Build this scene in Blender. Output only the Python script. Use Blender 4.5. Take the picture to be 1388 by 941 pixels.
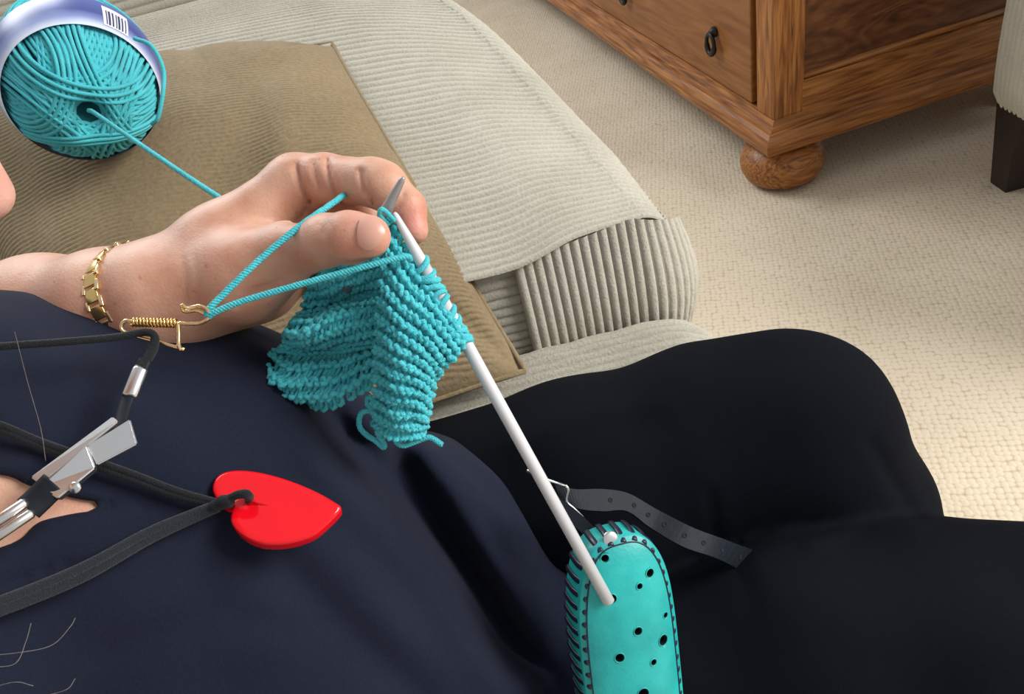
import bpy, bmesh, math, random
import numpy as np
from mathutils import Vector, Matrix

random.seed(7); rng = np.random.default_rng(7)
for o in list(bpy.data.objects): bpy.data.objects.remove(o)
scene = bpy.context.scene
C = scene.collection

# ------------------------------------------------------------------ camera
W, H_, F = 1388.0, 941.0, 1100.0
CAM = np.array([0.0, 0.0, 0.95])
PITCH, ROLL = math.radians(38.0), math.radians(14.5)
fw = np.array([0, math.cos(PITCH), -math.sin(PITCH)])
r0 = np.array([1.0, 0, 0]); d0 = np.array([0, -math.sin(PITCH), -math.cos(PITCH)])
cr, sr = math.cos(ROLL), math.sin(ROLL)
IX = cr * r0 + sr * d0            # picture right
IY = -sr * r0 + cr * d0           # picture down
cam = bpy.data.cameras.new('camera'); camo = bpy.data.objects.new('camera', cam); C.objects.link(camo)
cam.sensor_width = 36.0; cam.lens = 36.0 * F / W; cam.clip_start = 0.01
m = Matrix(((IX[0], -IY[0], -fw[0], CAM[0]), (IX[1], -IY[1], -fw[1], CAM[1]), (IX[2], -IY[2], -fw[2], CAM[2]), (0, 0, 0, 1)))
camo.matrix_world = m
scene.camera = camo

# ------------------------------------------------------------------ world, light, exposure
w = bpy.data.worlds.new('world'); scene.world = w; w.use_nodes = True
w.node_tree.nodes['Background'].inputs[0].default_value = (0.93, 0.96, 1.0, 1)
w.node_tree.nodes['Background'].inputs[1].default_value = 0.42
def area(name, loc, target, size, power, col):
    l = bpy.data.lights.new(name, 'AREA'); l.shape = 'RECTANGLE'; l.size, l.size_y = size; l.energy = power; l.color = col
    o = bpy.data.objects.new(name, l); C.objects.link(o); o.location = loc
    o.rotation_euler = (Vector(target) - Vector(loc)).to_track_quat('-Z', 'Y').to_euler()
    return o
area('window_light', (2.6, -0.1, 2.1), (0.4, 0.5, 0.3), (1.6, 1.3), 92, (1.0, 0.985, 0.96))
area('window_light', (-1.5, 3.0, 2.5), (-0.1, 0.6, 0.6), (1.8, 1.2), 58, (0.95, 0.98, 1.0))
vs = scene.view_settings
vs.view_transform = 'Standard'; vs.look = 'None'; vs.gamma = 1.0; vs.use_curve_mapping = False
vs.exposure = 0.38

# ------------------------------------------------------------------ helpers
def P(px, py, d):
    return CAM + d * (fw + (px - W / 2) / F * IX + (py - H_ / 2) / F * IY)
def PPL(px, py, p0, n):
    """the point of a plane that a pixel looks at"""
    ray = fw + (px - W / 2) / F * IX + (py - H_ / 2) / F * IY
    t = np.dot(np.asarray(p0) - CAM, n) / np.dot(ray, n)
    return CAM + t * ray
def PZ(px, py, z): return PPL(px, py, (0, 0, z), np.array([0, 0, 1.0]))
def nrm(v):
    v = np.asarray(v, float); return v / (np.linalg.norm(v) + 1e-12)

def link(o, parent=None):
    C.objects.link(o)
    if parent is not None: o.parent = parent
    return o
def mesh_obj(name, verts, faces, mat, parent=None, smooth=True, uv=None):
    me = bpy.data.meshes.new(name)
    me.from_pydata([tuple(map(float, v)) for v in verts], [], [tuple(int(i) for i in f) for f in faces])
    if mat is not None:
        for mm in (mat if isinstance(mat, (list, tuple)) else [mat]): me.materials.append(mm)
    if smooth: me.polygons.foreach_set('use_smooth', [True] * len(me.polygons))
    if uv is not None:
        a = me.attributes.new('uvp', 'FLOAT_VECTOR', 'POINT')
        q = np.zeros((len(verts), 3), np.float32); q[:, :uv.shape[1]] = uv
        a.data.foreach_set('vector', q.ravel())
    me.update()
    return link(bpy.data.objects.new(name, me), parent)
def empty(name, loc=(0, 0, 0)):
    o = bpy.data.objects.new(name, None); o.empty_display_size = 0.02; C.objects.link(o); o.location = tuple(map(float, loc)); return o
def adopt(child, parent):
    """parent while keeping the child where it stands in the world"""
    child.parent = parent
    child.matrix_parent_inverse = Matrix.Translation(parent.location).inverted()
    return child
def tag(o, label, cat, group=None, kind=None):
    o['label'] = label; o['category'] = cat
    if group: o['group'] = group
    if kind: o['kind'] = kind
    return o

def catmull(pts, n):
    """smooth resampled curve through control points"""
    p = np.asarray(pts, float)
    if len(p) == 2:
        t = np.linspace(0, 1, n)[:, None]; return p[0] * (1 - t) + p[1] * t
    q = np.vstack([2 * p[0] - p[1], p, 2 * p[-1] - p[-2]])
    s = np.linspace(0, len(p) - 1 - 1e-9, n); i = s.astype(int); t = (s - i)[:, None]
    a, b, c, d = q[i], q[i + 1], q[i + 2], q[i + 3]
    return 0.5 * (2 * b + (c - a) * t + (2 * a - 5 * b + 4 * c - d) * t ** 2 + (3 * b - a - 3 * c + d) * t ** 3)
def frames(p, closed=False):
    n = len(p)
    t = np.roll(p, -1, 0) - np.roll(p, 1, 0) if closed else np.gradient(p, axis=0)
    t /= np.linalg.norm(t, axis=1)[:, None] + 1e-12
    u = np.cross(t[0], [0.3, 0.1, 0.95])
    if np.linalg.norm(u) < 1e-3: u = np.cross(t[0], [1, 0, 0])
    us = np.zeros_like(p)
    for i in range(n):
        u = u - t[i] * np.dot(u, t[i]); u /= np.linalg.norm(u) + 1e-12; us[i] = u
    return t, us, np.cross(t, us)
def tube_data(p, r, sides=8, closed=False, flat=1.0, off=0, up=None):
    p = np.asarray(p, float); n = len(p)
    r = np.full(n, r) if np.isscalar(r) else np.asarray(r)
    t, u, v = frames(p, closed)
    if up is not None:
        u = np.cross(t, np.broadcast_to(up, p.shape)); u /= np.linalg.norm(u, axis=1)[:, None]; v = np.cross(t, u)
    a = np.linspace(0, 2 * np.pi, sides, endpoint=False)
    ring = p[:, None, :] + r[:, None, None] * (np.cos(a)[None, :, None] * u[:, None, :] + flat * np.sin(a)[None, :, None] * v[:, None, :])
    V = ring.reshape(-1, 3); Fc = []
    m_ = n if closed else n - 1
    for i in range(m_):
        j = (i + 1) % n
        for k in range(sides):
            l = (k + 1) % sides
            Fc.append((off + i * sides + k, off + i * sides + l, off + j * sides + l, off + j * sides + k))
    if not closed:
        Fc.append(tuple(off + k for k in range(sides - 1, -1, -1)))
        Fc.append(tuple(off + (n - 1) * sides + k for k in range(sides)))
    return V, Fc
class MB:
    """collects shapes of one part"""
    def __init__(s): s.v = []; s.f = []; s.n = 0
    def add(s, V, Fc):
        V = np.asarray(V); s.v.append(V); s.f += [tuple(i + s.n for i in f) for f in Fc]; s.n += len(V); return s
    def tube(s, p, r, sides=8, closed=False, flat=1.0, up=None):
        V, Fc = tube_data(p, r, sides, closed, flat, 0, up); return s.add(V, Fc)
    def box(s, c, ax, half, bev=0.0):
        c = np.asarray(c, float); ax = np.asarray(ax, float); hx, hy, hz = half
        if bev <= 0:
            V = [c + sx * hx * ax[0] + sy * hy * ax[1] + sz * hz * ax[2] for sz in (-1, 1) for sy in (-1, 1) for sx in (-1, 1)]
            return s.add(V, [(0, 2, 3, 1), (4, 5, 7, 6), (0, 1, 5, 4), (2, 6, 7, 3), (0, 4, 6, 2), (1, 3, 7, 5)])
        bm = bmesh.new(); bmesh.ops.create_cube(bm, size=2.0)
        for v in bm.verts: v.co = Vector((v.co.x * hx, v.co.y * hy, v.co.z * hz))
        bmesh.ops.bevel(bm, geom=bm.edges[:], offset=bev, segments=2, affect='EDGES', profile=0.6)
        bm.verts.index_update()
        V = [c + v.co.x * ax[0] + v.co.y * ax[1] + v.co.z * ax[2] for v in bm.verts]
        Fc = [tuple(v.index for v in f.verts) for f in bm.faces]; bm.free()
        return s.add(V, Fc)
    def lathe(s, c, prof, axis=(0, 0, 1), seg=40):
        a = nrm(axis); u = nrm(np.cross(a, [0.2, 0.9, 0.31])); v = np.cross(a, u); c = np.asarray(c, float)
        V = []; n = len(prof)
        for i in range(seg):
            t = 2 * np.pi * i / seg
            for r, h in prof: V.append(c + a * h + r * (math.cos(t) * u + math.sin(t) * v))
        Fc = [(i * n + k, ((i + 1) % seg) * n + k, ((i + 1) % seg) * n + k + 1, i * n + k + 1) for i in range(seg) for k in range(n - 1)]
        return s.add(V, Fc)
    def build(s, name, mat, parent=None, smooth=True):
        o = mesh_obj(name, np.vstack(s.v), s.f, mat, None, smooth)
        if parent is not None: adopt(o, parent)
        return o
def grid_obj(name, Pg, mat, parent=None, uv=None, close_u=False):
    nu, nv = Pg.shape[:2]
    idx = np.arange(nu * nv).reshape(nu, nv)
    a = idx[:-1, :-1].ravel(); b = idx[1:, :-1].ravel(); c = idx[1:, 1:].ravel(); d = idx[:-1, 1:].ravel()
    Fc = np.stack([a, b, c, d], 1)
    o = mesh_obj(name, Pg.reshape(-1, 3), Fc.tolist(), mat, None, True, None if uv is None else uv.reshape(nu * nv, -1))
    if parent is not None: adopt(o, parent)
    return o
def grid_normals(G):
    du = np.gradient(G, axis=0); dv = np.gradient(G, axis=1)
    n = np.cross(du, dv); return n / (np.linalg.norm(n, axis=2)[..., None] + 1e-12)
def bisurf(ctrl, nu, nv):
    """smooth surface through a small net of control points"""
    ctrl = np.asarray(ctrl, float)
    rows = np.stack([catmull(r, nv) for r in ctrl])
    return np.stack([catmull(rows[:, j], nu) for j in range(nv)], 1)

# ---- implicit bodies: smooth unions of tapered capsules and ellipsoids, meshed by surface nets
def cone(a, b, ra, rb): return ('c', np.asarray(a, np.float32), np.asarray(b, np.float32), ra, rb)
def ell(c, rad, ax=None): return ('e', np.asarray(c, np.float32), np.asarray(rad, np.float32), None if ax is None else np.asarray(ax, np.float32))
def chain(nodes):
    return [cone(nodes[i][0], nodes[i + 1][0], nodes[i][1], nodes[i + 1][1]) for i in range(len(nodes) - 1)]
def d_prim(p, X):
    if p[0] == 'c':
        a, b, ra, rb = p[1:]; ab = b - a; L2 = float(ab @ ab) + 1e-12
        t = np.clip(((X - a) @ ab) / L2, 0, 1)
        q = X - a - t[:, None] * ab
        return np.sqrt(np.einsum('ij,ij->i', q, q)) - (ra + (rb - ra) * t)
    c, rad, ax = p[1:]
    q = X - c
    if ax is not None: q = q @ ax.T
    k0 = np.linalg.norm(q / rad, axis=1); k1 = np.linalg.norm(q / rad ** 2, axis=1)
    return k0 * (k0 - 1) / (k1 + 1e-9)
def smin(a, b, k):
    if k <= 0: return np.minimum(a, b)
    h = np.maximum(k - np.abs(a - b), 0) / k
    return np.minimum(a, b) - h * h * k * 0.25
def smax(a, b, k): return -smin(-a, -b, k)
def d_group(prims, X, k):
    d = None
    for p in prims:
        e = d_prim(p, X); d = e if d is None else smin(d, e, k)
    return d
def net(sdf, lo, hi, h):
    lo = np.asarray(lo, float); B = 8
    nb = np.ceil((np.asarray(hi) - lo) / (B * h)).astype(int)
    dims = nb * B
    A = np.full(dims, 1.0, np.float32)
    bc = np.stack(np.meshgrid(*[(np.arange(n) + 0.5) * B * h for n in nb], indexing='ij'), -1).reshape(-1, 3) + lo
    dc = sdf(bc.astype(np.float32)); lim = B * h * 1.5
    bi = np.stack(np.unravel_index(np.arange(len(bc)), nb), 1)
    for i, j, k in bi[dc < -lim]: A[i*B:(i+1)*B, j*B:(j+1)*B, k*B:(k+1)*B] = -1
    act = bi[np.abs(dc) <= lim]
    loc = np.stack(np.meshgrid(*[np.arange(B)] * 3, indexing='ij'), -1).reshape(-1, 3)
    for s in range(0, len(act), 1200):
        ch = act[s:s + 1200]
        X = ((ch[:, None, :] * B + loc[None]) * h + lo).reshape(-1, 3).astype(np.float32)
        D = sdf(X).reshape(len(ch), B, B, B)
        for q, (i, j, k) in enumerate(ch): A[i*B:(i+1)*B, j*B:(j+1)*B, k*B:(k+1)*B] = D[q]
    S = A < 0
    cnt = np.zeros(dims - 1, np.int8)
    for dx in (0, 1):
        for dy in (0, 1):
            for dz in (0, 1):
                cnt += S[dx:dims[0]-1+dx, dy:dims[1]-1+dy, dz:dims[2]-1+dz]
    cells = np.argwhere((cnt > 0) & (cnt < 8))
    vid = np.full(dims - 1, -1, np.int32); vid[tuple(cells.T)] = np.arange(len(cells))
    acc = np.zeros((len(cells), 3)); num = np.zeros(len(cells))
    cs = [np.array(c) for c in np.ndindex(2, 2, 2)]
    for a in range(8):
        for b in range(a + 1, 8):
            if np.abs(cs[a] - cs[b]).sum() != 1: continue
            va = A[tuple((cells + cs[a]).T)]; vb = A[tuple((cells + cs[b]).T)]
            mk = (va < 0) != (vb < 0)
            t = np.where(mk, va / (va - vb + 1e-20), 0)
            acc += mk[:, None] * (cs[a] + t[:, None] * (cs[b] - cs[a])); num += mk
    V = (cells + acc / num[:, None]) * h + lo
    Fq = []
    for ax in range(3):
        o1, o2 = (ax + 1) % 3, (ax + 2) % 3
        sl0 = [slice(None)] * 3; sl1 = [slice(None)] * 3; sl0[ax] = slice(0, -1); sl1[ax] = slice(1, None)
        e = np.argwhere(S[tuple(sl0)] != S[tuple(sl1)])
        e = e[(e[:, o1] > 0) & (e[:, o2] > 0) & (e[:, o1] < dims[o1] - 1) & (e[:, o2] < dims[o2] - 1)]
        u = np.zeros(3, int); u[o1] = 1; v = np.zeros(3, int); v[o2] = 1
        q = np.stack([vid[tuple((e - u - v).T)], vid[tuple((e - v).T)], vid[tuple(e.T)], vid[tuple((e - u).T)]], 1)
        inside = S[tuple(e.T)]
        q[~inside] = q[~inside][:, ::-1]
        Fq.append(q)
    Fq = np.vstack(Fq); Fq = Fq[(Fq >= 0).all(1)]
    return V, Fq
def net_obj(name, V, Fq, mat, col=None):
    me = bpy.data.meshes.new(name)
    me.vertices.add(len(V)); me.vertices.foreach_set('co', V.astype(np.float32).ravel())
    me.loops.add(Fq.size); me.loops.foreach_set('vertex_index', Fq.astype(np.int32).ravel())
    me.polygons.add(len(Fq)); me.polygons.foreach_set('loop_start', np.arange(0, Fq.size, 4, dtype=np.int32))
    me.polygons.foreach_set('use_smooth', np.ones(len(Fq), bool))
    me.materials.append(mat)
    if col is not None:
        a = me.attributes.new('tint', 'FLOAT_VECTOR', 'POINT'); a.data.foreach_set('vector', col.astype(np.float32).ravel())
    me.update(calc_edges=True); me.validate()
    return link(bpy.data.objects.new(name, me))

# ------------------------------------------------------------------ materials
def new_mat(name, color, rough=0.6, metal=0.0, spec=0.5):
    mt = bpy.data.materials.new(name); mt.use_nodes = True
    b = mt.node_tree.nodes['Principled BSDF']
    b.inputs['Base Color'].default_value = (*color, 1); b.inputs['Roughness'].default_value = rough
    b.inputs['Metallic'].default_value = metal; b.inputs['Specular IOR Level'].default_value = spec
    return mt, mt.node_tree, b
def nd(t, kind, **kw):
    n = t.nodes.new(kind)
    for k, v in kw.items():
        if k in n.inputs: n.inputs[k].default_value = v
        else: setattr(n, k, v)
    return n
def ramp(t, fac, stops):
    r = t.nodes.new('ShaderNodeValToRGB'); e = r.color_ramp.elements
    while len(e) < len(stops): e.new(0.5)
    for q, (p, c) in zip(e, stops): q.position = p; q.color = (*c, 1)
    t.links.new(fac, r.inputs[0]); return r.outputs[0]
def coords(t, scale=(1, 1, 1), attr=None, kind='Object'):
    mp = t.nodes.new('ShaderNodeMapping'); mp.inputs['Scale'].default_value = scale
    if attr:
        a = nd(t, 'ShaderNodeAttribute', attribute_name=attr); t.links.new(a.outputs['Vector'], mp.inputs[0])
    else:
        tc = t.nodes.new('ShaderNodeTexCoord'); t.links.new(tc.outputs[kind], mp.inputs[0])
    return mp.outputs[0]
def bump(t, b, h, strength, dist):
    bp = nd(t, 'ShaderNodeBump'); bp.inputs['Strength'].default_value = strength; bp.inputs['Distance'].default_value = dist
    t.links.new(h, bp.inputs['Height']); t.links.new(bp.outputs[0], b.inputs['Normal']); return bp
def fabric(name, c1, c2, scale=300, rough=0.9, sheen=0.0, strength=0.4, big=14, spec=0.15):
    mt, t, b = new_mat(name, c1, rough, 0, spec)
    co = coords(t)
    n = nd(t, 'ShaderNodeTexNoise', Scale=scale, Detail=3.0); t.links.new(co, n.inputs['Vector'])
    n2 = nd(t, 'ShaderNodeTexNoise', Scale=big, Detail=2.0); t.links.new(co, n2.inputs['Vector'])
    mx = nd(t, 'ShaderNodeMath', operation='ADD'); mx.use_clamp = True
    m2 = nd(t, 'ShaderNodeMath', operation='MULTIPLY_ADD'); m2.inputs[1].default_value = 0.55; m2.inputs[2].default_value = 0.0
    t.links.new(n.outputs[0], m2.inputs[0])
    m3 = nd(t, 'ShaderNodeMath', operation='MULTIPLY'); m3.inputs[1].default_value = 0.45; t.links.new(n2.outputs[0], m3.inputs[0])
    t.links.new(m2.outputs[0], mx.inputs[0]); t.links.new(m3.outputs[0], mx.inputs[1])
    t.links.new(ramp(t, mx.outputs[0], [(0.3, c1), (0.7, c2)]), b.inputs['Base Color'])
    bump(t, b, n.outputs[0], strength, 0.002)
    if sheen:
        b.inputs['Sheen Weight'].default_value = sheen; b.inputs['Sheen Roughness'].default_value = 0.5
    return mt
M = {}
M['cord'] = fabric('sage_corduroy', (0.40, 0.370, 0.295), (0.54, 0.505, 0.425), 420, 0.95, 0.1)
M['pillow'] = fabric('brown_corduroy', (0.20, 0.145, 0.078), (0.30, 0.225, 0.130), 260, 0.95, 0.1, big=9)
M['navy'] = fabric('navy_jersey', (0.0100, 0.0125, 0.0240), (0.0145, 0.0180, 0.0335), 900, 0.9, 0.03, 0.15, spec=0.08)
M['black'] = fabric('black_jersey', (0.0034, 0.0039, 0.0062), (0.0056, 0.0064, 0.0098), 900, 0.9, 0.0, 0.08, spec=0.06)
M['yarn'] = fabric('turquoise_yarn', (0.042, 0.45, 0.51), (0.115, 0.62, 0.68), 1200, 0.85, 0.12, 0.5, 60)
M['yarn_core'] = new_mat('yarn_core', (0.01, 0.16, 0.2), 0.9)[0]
M['needle'] = new_mat('grey_plastic', (0.66, 0.65, 0.66), 0.38)[0]
M['needle_tip'] = new_mat('grey_metal_tip', (0.36, 0.35, 0.34), 0.38, 0.35)[0]
M['gold'] = new_mat('gold', (0.83, 0.58, 0.22), 0.22, 1.0)[0]
M['goldwire'] = new_mat('gold_wire', (0.90, 0.68, 0.38), 0.25, 1.0)[0]
M['silver'] = new_mat('brushed_steel', (0.72, 0.72, 0.71), 0.28, 1.0)[0]
M['blackcord'] = fabric('black_cord', (0.006, 0.007, 0.009), (0.014, 0.016, 0.019), 1500, 0.75, 0.1, 0.5)
M['greycord'] = fabric('charcoal_cord', (0.010, 0.014, 0.019), (0.022, 0.028, 0.035), 1500, 0.7, 0.15, 0.5)
M['blackleather'] = fabric('black_leather', (0.0085, 0.0115, 0.0165), (0.0145, 0.0185, 0.0255), 300, 0.55, 0.0, 0.08)
M['darkhole'] = new_mat('dark_inside', (0.008, 0.008, 0.014), 0.9)[0]
M['lace'] = new_mat('navy_lace', (0.012, 0.014, 0.035), 0.35)[0]
M['iron'] = new_mat('dark_iron', (0.02, 0.018, 0.016), 0.45, 0.6)[0]
M['darkwood'] = new_mat('dark_stained_wood', (0.018, 0.008, 0.007), 0.4)[0]
M['nail'] = new_mat('nail', (0.62, 0.33, 0.25), 0.32)[0]
mt, t, b = new_mat('red_plastic', (0.78, 0.004, 0.012), 0.12); b.inputs['Subsurface Weight'].default_value = 0.15
b.inputs['Subsurface Radius'].default_value = (0.006, 0.001, 0.001); M['red'] = mt
# teal leather, mottled
mt, t, b = new_mat('teal_leather', (0.02, 0.42, 0.40), 0.42)
co = coords(t); n = nd(t, 'ShaderNodeTexNoise', Scale=38.0, Detail=5.0); t.links.new(co, n.inputs['Vector'])
t.links.new(ramp(t, n.outputs[0], [(0.3, (0.005, 0.29, 0.28)), (0.7, (0.022, 0.47, 0.44))]), b.inputs['Base Color'])
n = nd(t, 'ShaderNodeTexNoise', Scale=500.0, Detail=3.0); t.links.new(co, n.inputs['Vector']); bump(t, b, n.outputs[0], 0.15, 0.001)
M['teal'] = mt
# skin
mt, t, b = new_mat('skin', (0.6, 0.35, 0.25), 0.5, 0, 0.4)
co = coords(t); at = nd(t, 'ShaderNodeAttribute', attribute_name='tint')
n = nd(t, 'ShaderNodeTexNoise', Scale=55.0, Detail=4.0); t.links.new(co, n.inputs['Vector'])
mx = nd(t, 'ShaderNodeMixRGB', blend_type='MULTIPLY'); mx.inputs[0].default_value = 1.0
t.links.new(at.outputs['Color'], mx.inputs[1])
t.links.new(ramp(t, n.outputs[0], [(0.3, (0.84, 0.70, 0.65)), (0.62, (1.0, 1.0, 1.0))]), mx.inputs[2])
n4 = nd(t, 'ShaderNodeTexNoise', Scale=260.0, Detail=1.0); t.links.new(co, n4.inputs['Vector'])
mx2 = nd(t, 'ShaderNodeMixRGB', blend_type='MULTIPLY'); mx2.inputs[0].default_value = 1.0
t.links.new(mx.outputs[0], mx2.inputs[1])
t.links.new(ramp(t, n4.outputs[0], [(0.73, (1, 1, 1)), (0.80, (0.84, 0.72, 0.64))]), mx2.inputs[2])
t.links.new(mx2.outputs[0], b.inputs['Base Color'])
b.inputs['Subsurface Weight'].default_value = 0.12; b.inputs['Subsurface Radius'].default_value = (0.008, 0.003, 0.0015)
n = nd(t, 'ShaderNodeTexVoronoi', Scale=700.0); t.links.new(co, n.inputs['Vector']); bump(t, b, n.outputs[0], 0.12, 0.0008)
M['skin'] = mt
# oak, grain along a chosen local axis
def oak(name, stretch, c1, c2, c3):
    mt, t, b = new_mat(name, c2, 0.42, 0, 0.35)
    co = coords(t, stretch)
    n = nd(t, 'ShaderNodeTexNoise', Scale=1.0, Detail=2.0, Distortion=0.8); t.links.new(co, n.inputs['Vector'])
    wv = nd(t, 'ShaderNodeMath', operation='MULTIPLY'); wv.inputs[1].default_value = 70.0; t.links.new(n.outputs[0], wv.inputs[0])
    sn = nd(t, 'ShaderNodeMath', operation='SINE'); t.links.new(wv.outputs[0], sn.inputs[0])
    n2 = nd(t, 'ShaderNodeTexNoise', Scale=7.0, Detail=5.0); t.links.new(co, n2.inputs['Vector'])
    ad = nd(t, 'ShaderNodeMath', operation='MULTIPLY_ADD'); ad.inputs[1].default_value = 0.09; t.links.new(sn.outputs[0], ad.inputs[0]); t.links.new(n2.outputs[0], ad.inputs[2])
    t.links.new(ramp(t, ad.outputs[0], [(0.25, c1), (0.5, c2), (0.72, c3)]), b.inputs['Base Color'])
    bump(t, b, n2.outputs[0], 0.15, 0.001)
    return mt
oc = ((0.12, 0.036, 0.008), (0.27, 0.098, 0.022), (0.39, 0.165, 0.045))
M['oak_z'] = oak('oak_upright', (22, 22, 1.6), *oc)
M['oak_y'] = oak('oak_lengthwise', (22, 1.3, 22), *oc)
M['oak_x'] = oak('oak_sideways', (1.3, 22, 22), *oc)
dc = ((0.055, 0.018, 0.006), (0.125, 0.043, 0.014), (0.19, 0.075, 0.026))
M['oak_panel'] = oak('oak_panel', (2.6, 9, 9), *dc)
dr = ((0.17, 0.058, 0.013), (0.225, 0.084, 0.020), (0.27, 0.108, 0.030))
M['oak_drawer'] = oak('oak_drawer', (12, 1.0, 9), *dr)
# carpet: rows of small loops
mt, t, b = new_mat('beige_loop_carpet', (0.5, 0.42, 0.3), 0.95, 0, 0.1)
mp = coords(t)
rot = nd(t, 'ShaderNodeMapping'); rot.inputs['Rotation'].default_value = (0, 0, 0.3); t.links.new(mp, rot.inputs[0])
nz = nd(t, 'ShaderNodeTexNoise', Scale=60.0, Detail=2.0); t.links.new(mp, nz.inputs['Vector'])
dm = nd(t, 'ShaderNodeMixRGB', blend_type='ADD'); dm.inputs[0].default_value = 0.006
t.links.new(rot.outputs[0], dm.inputs[1]); t.links.new(nz.outputs['Color'], dm.inputs[2])
vo = nd(t, 'ShaderNodeTexVoronoi', Scale=105.0, Randomness=0.35); t.links.new(dm.outputs[0], vo.inputs['Vector'])
nb_ = nd(t, 'ShaderNodeTexNoise', Scale=5.0, Detail=3.0); t.links.new(mp, nb_.inputs['Vector'])
cc = ramp(t, vo.outputs['Distance'], [(0.46, (0.70, 0.60, 0.455)), (0.78, (0.48, 0.39, 0.27))])
mx = nd(t, 'ShaderNodeMixRGB', blend_type='MULTIPLY'); mx.inputs[0].default_value = 1.0
t.links.new(cc, mx.inputs[1]); t.links.new(ramp(t, nb_.outputs[0], [(0.3, (0.9, 0.88, 0.86)), (0.7, (1, 1, 1))]), mx.inputs[2])
t.links.new(mx.outputs[0], b.inputs['Base Color'])
inv = nd(t, 'ShaderNodeMath', operation='SUBTRACT'); inv.inputs[0].default_value = 1.0; t.links.new(vo.outputs['Distance'], inv.inputs[1])
bump(t, b, inv.outputs[0], 0.5, 0.003)
M['carpet'] = mt

# ------------------------------------------------------------------ the setting
fl = mesh_obj('floor', [(-2.5, -2, 0), (3, -2, 0), (3, 4, 0), (-2.5, 4, 0)], [(0, 1, 2, 3)], M['carpet'], smooth=False)
fl['kind'] = 'structure'; fl['label'] = 'beige looped carpet floor'

# ---- corduroy sheet: real raised wales along one direction
def cord_sheet(name, fn, n_across, length, pitch, parent, n_per=8, amp=0.0027, mat=None, flip=False):
    """fn(a, s) -> points, a along the wales 0..1, s across them 0..1; length = metres across the wales"""
    nr = max(2, int(round(length / pitch))); ns = nr * n_per + 1
    a = np.linspace(0, 1, n_across); s = np.linspace(0, 1, ns)
    A_, S_ = np.meshgrid(a, s, indexing='ij')
    G = fn(A_, S_)
    N = grid_normals(G)
    if flip: N = -N
    ph = S_ * nr
    hgt = np.abs(np.sin(np.pi * ph)) ** 0.55 - 0.75
    hgt += 0.12 * np.sin(A_ * n_across * 1.9 + 3 * np.sin(ph)) * (hgt > 0)
    return grid_obj(name, G + N * (hgt * amp)[..., None], mat or M['cord'], parent)

# ------------------------------------------------------------------ sofa
sofa = empty('sofa', (-0.1, 0.5, 0.0))
tag(sofa, 'sage beige wide-wale corduroy sofa under the brown cushion and seated person', 'sofa')
AN = nrm([0, -0.27, 1.0]); A0 = np.array([0, 0.585, 0.578])
rowsL = np.array([[440, 452], [130, 275], [-180, 170], [-230, 152]], float)
rowsM = np.array([[700, 369], [590, 200], [410, 50], [260, 25]], float)
rowsR = np.array([[862, 296], [738, 160], [610, 22], [500, -45]], float)
cl, cm_, cr_ = catmull(rowsL, 200), catmull(rowsM, 200), catmull(rowsR, 200)
def arm_fn(Aa, Ss):
    out = np.zeros(Aa.shape + (3,))
    for j in range(Aa.shape[1]):
        k = min(199, int(round(Ss[0, j] * 199))); kf = Ss[0, j] * 199; k0 = int(kf); k1 = min(199, k0 + 1); fr = kf - k0
        l = cl[k0] * (1 - fr) + cl[k1] * fr; mm = cm_[k0] * (1 - fr) + cm_[k1] * fr; r = cr_[k0] * (1 - fr) + cr_[k1] * fr
        pl, pm, pr = (PPL(q[0], q[1], A0, AN) for q in (l, mm, r))
        pm = pm + np.array([0, 0, 0.004 + 0.014 * min(1, Ss[0, j] * 6)]); pr = pr + np.array([0, 0, 0.0])
        dr_ = nrm((pr - pm) * [1, 1, 0])
        R_ = 0.05 * (0.66 + 0.34 * min(1, Ss[0, j] * 4)); pts = [pl, (pl + pm) / 2 + [0, 0, 0.008], pm, pm * 0.5 + pr * 0.5 + [0, 0, 0.006]]
        for ang in np.linspace(0, 100, 7):
            q = math.radians(ang); pts.append(pr + dr_ * R_ * math.sin(q) - np.array([0, 0, R_ * (1 - math.cos(q))]))
        pts.append(pts[-1] - np.array([0, 0, 0.2])); pts.append(pts[-1] * [1, 1, 0] + [0, 0, 0.05])
        out[:, j] = catmull(pts, Aa.shape[0])
    return out
cord_sheet('arm_cover', arm_fn, 60, 0.62, 0.0086, sofa)
# inner arm panel with upright wales, wrapping round the front corner
def panel_fn(Aa, Ss):
    x0 = PPL(698, 369, (0, 0.585, 0), np.array([0, 1.0, 0])); x1 = PPL(865, 294, (0, 0.60, 0), np.array([0, 1.0, 0]))
    L1 = x1[0] - x0[0] - 0.006; R_ = 0.056; tot = L1 + R_ * 1.57 + 0.06
    s = Ss * tot
    fl_ = s < L1; th = np.clip((s - L1) / R_, 0, 1.57); e2 = np.clip(s - L1 - R_ * 1.57, 0, None)
    x = np.where(fl_, x0[0] + s, x0[0] + L1 + R_ * np.sin(th)); y = np.where(fl_, 0.585 + 0.012 * s / L1, 0.597 + R_ * (1 - np.cos(th)) + e2)
    ztop = np.interp(s, [0, L1, L1 + R_ * 1.0, L1 + R_ * 1.57, tot], [x0[2] + 0.008, x1[2] + 0.002, x1[2] - 0.024, x1[2] - 0.060, x1[2] - 0.085])
    z = ztop * (1 - Aa) + 0.40 * Aa
    bul = 0.012 * np.sin(np.pi * np.clip(Aa * 1.2, 0, 1))
    y = y - bul * np.cos(th * (~fl_)); x = x + bul * np.sin(th * (~fl_))
    return np.stack([x, y, z], -1)
cord_sheet('arm_panel', panel_fn, 24, 0.26, 0.0088, sofa, flip=False)
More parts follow.
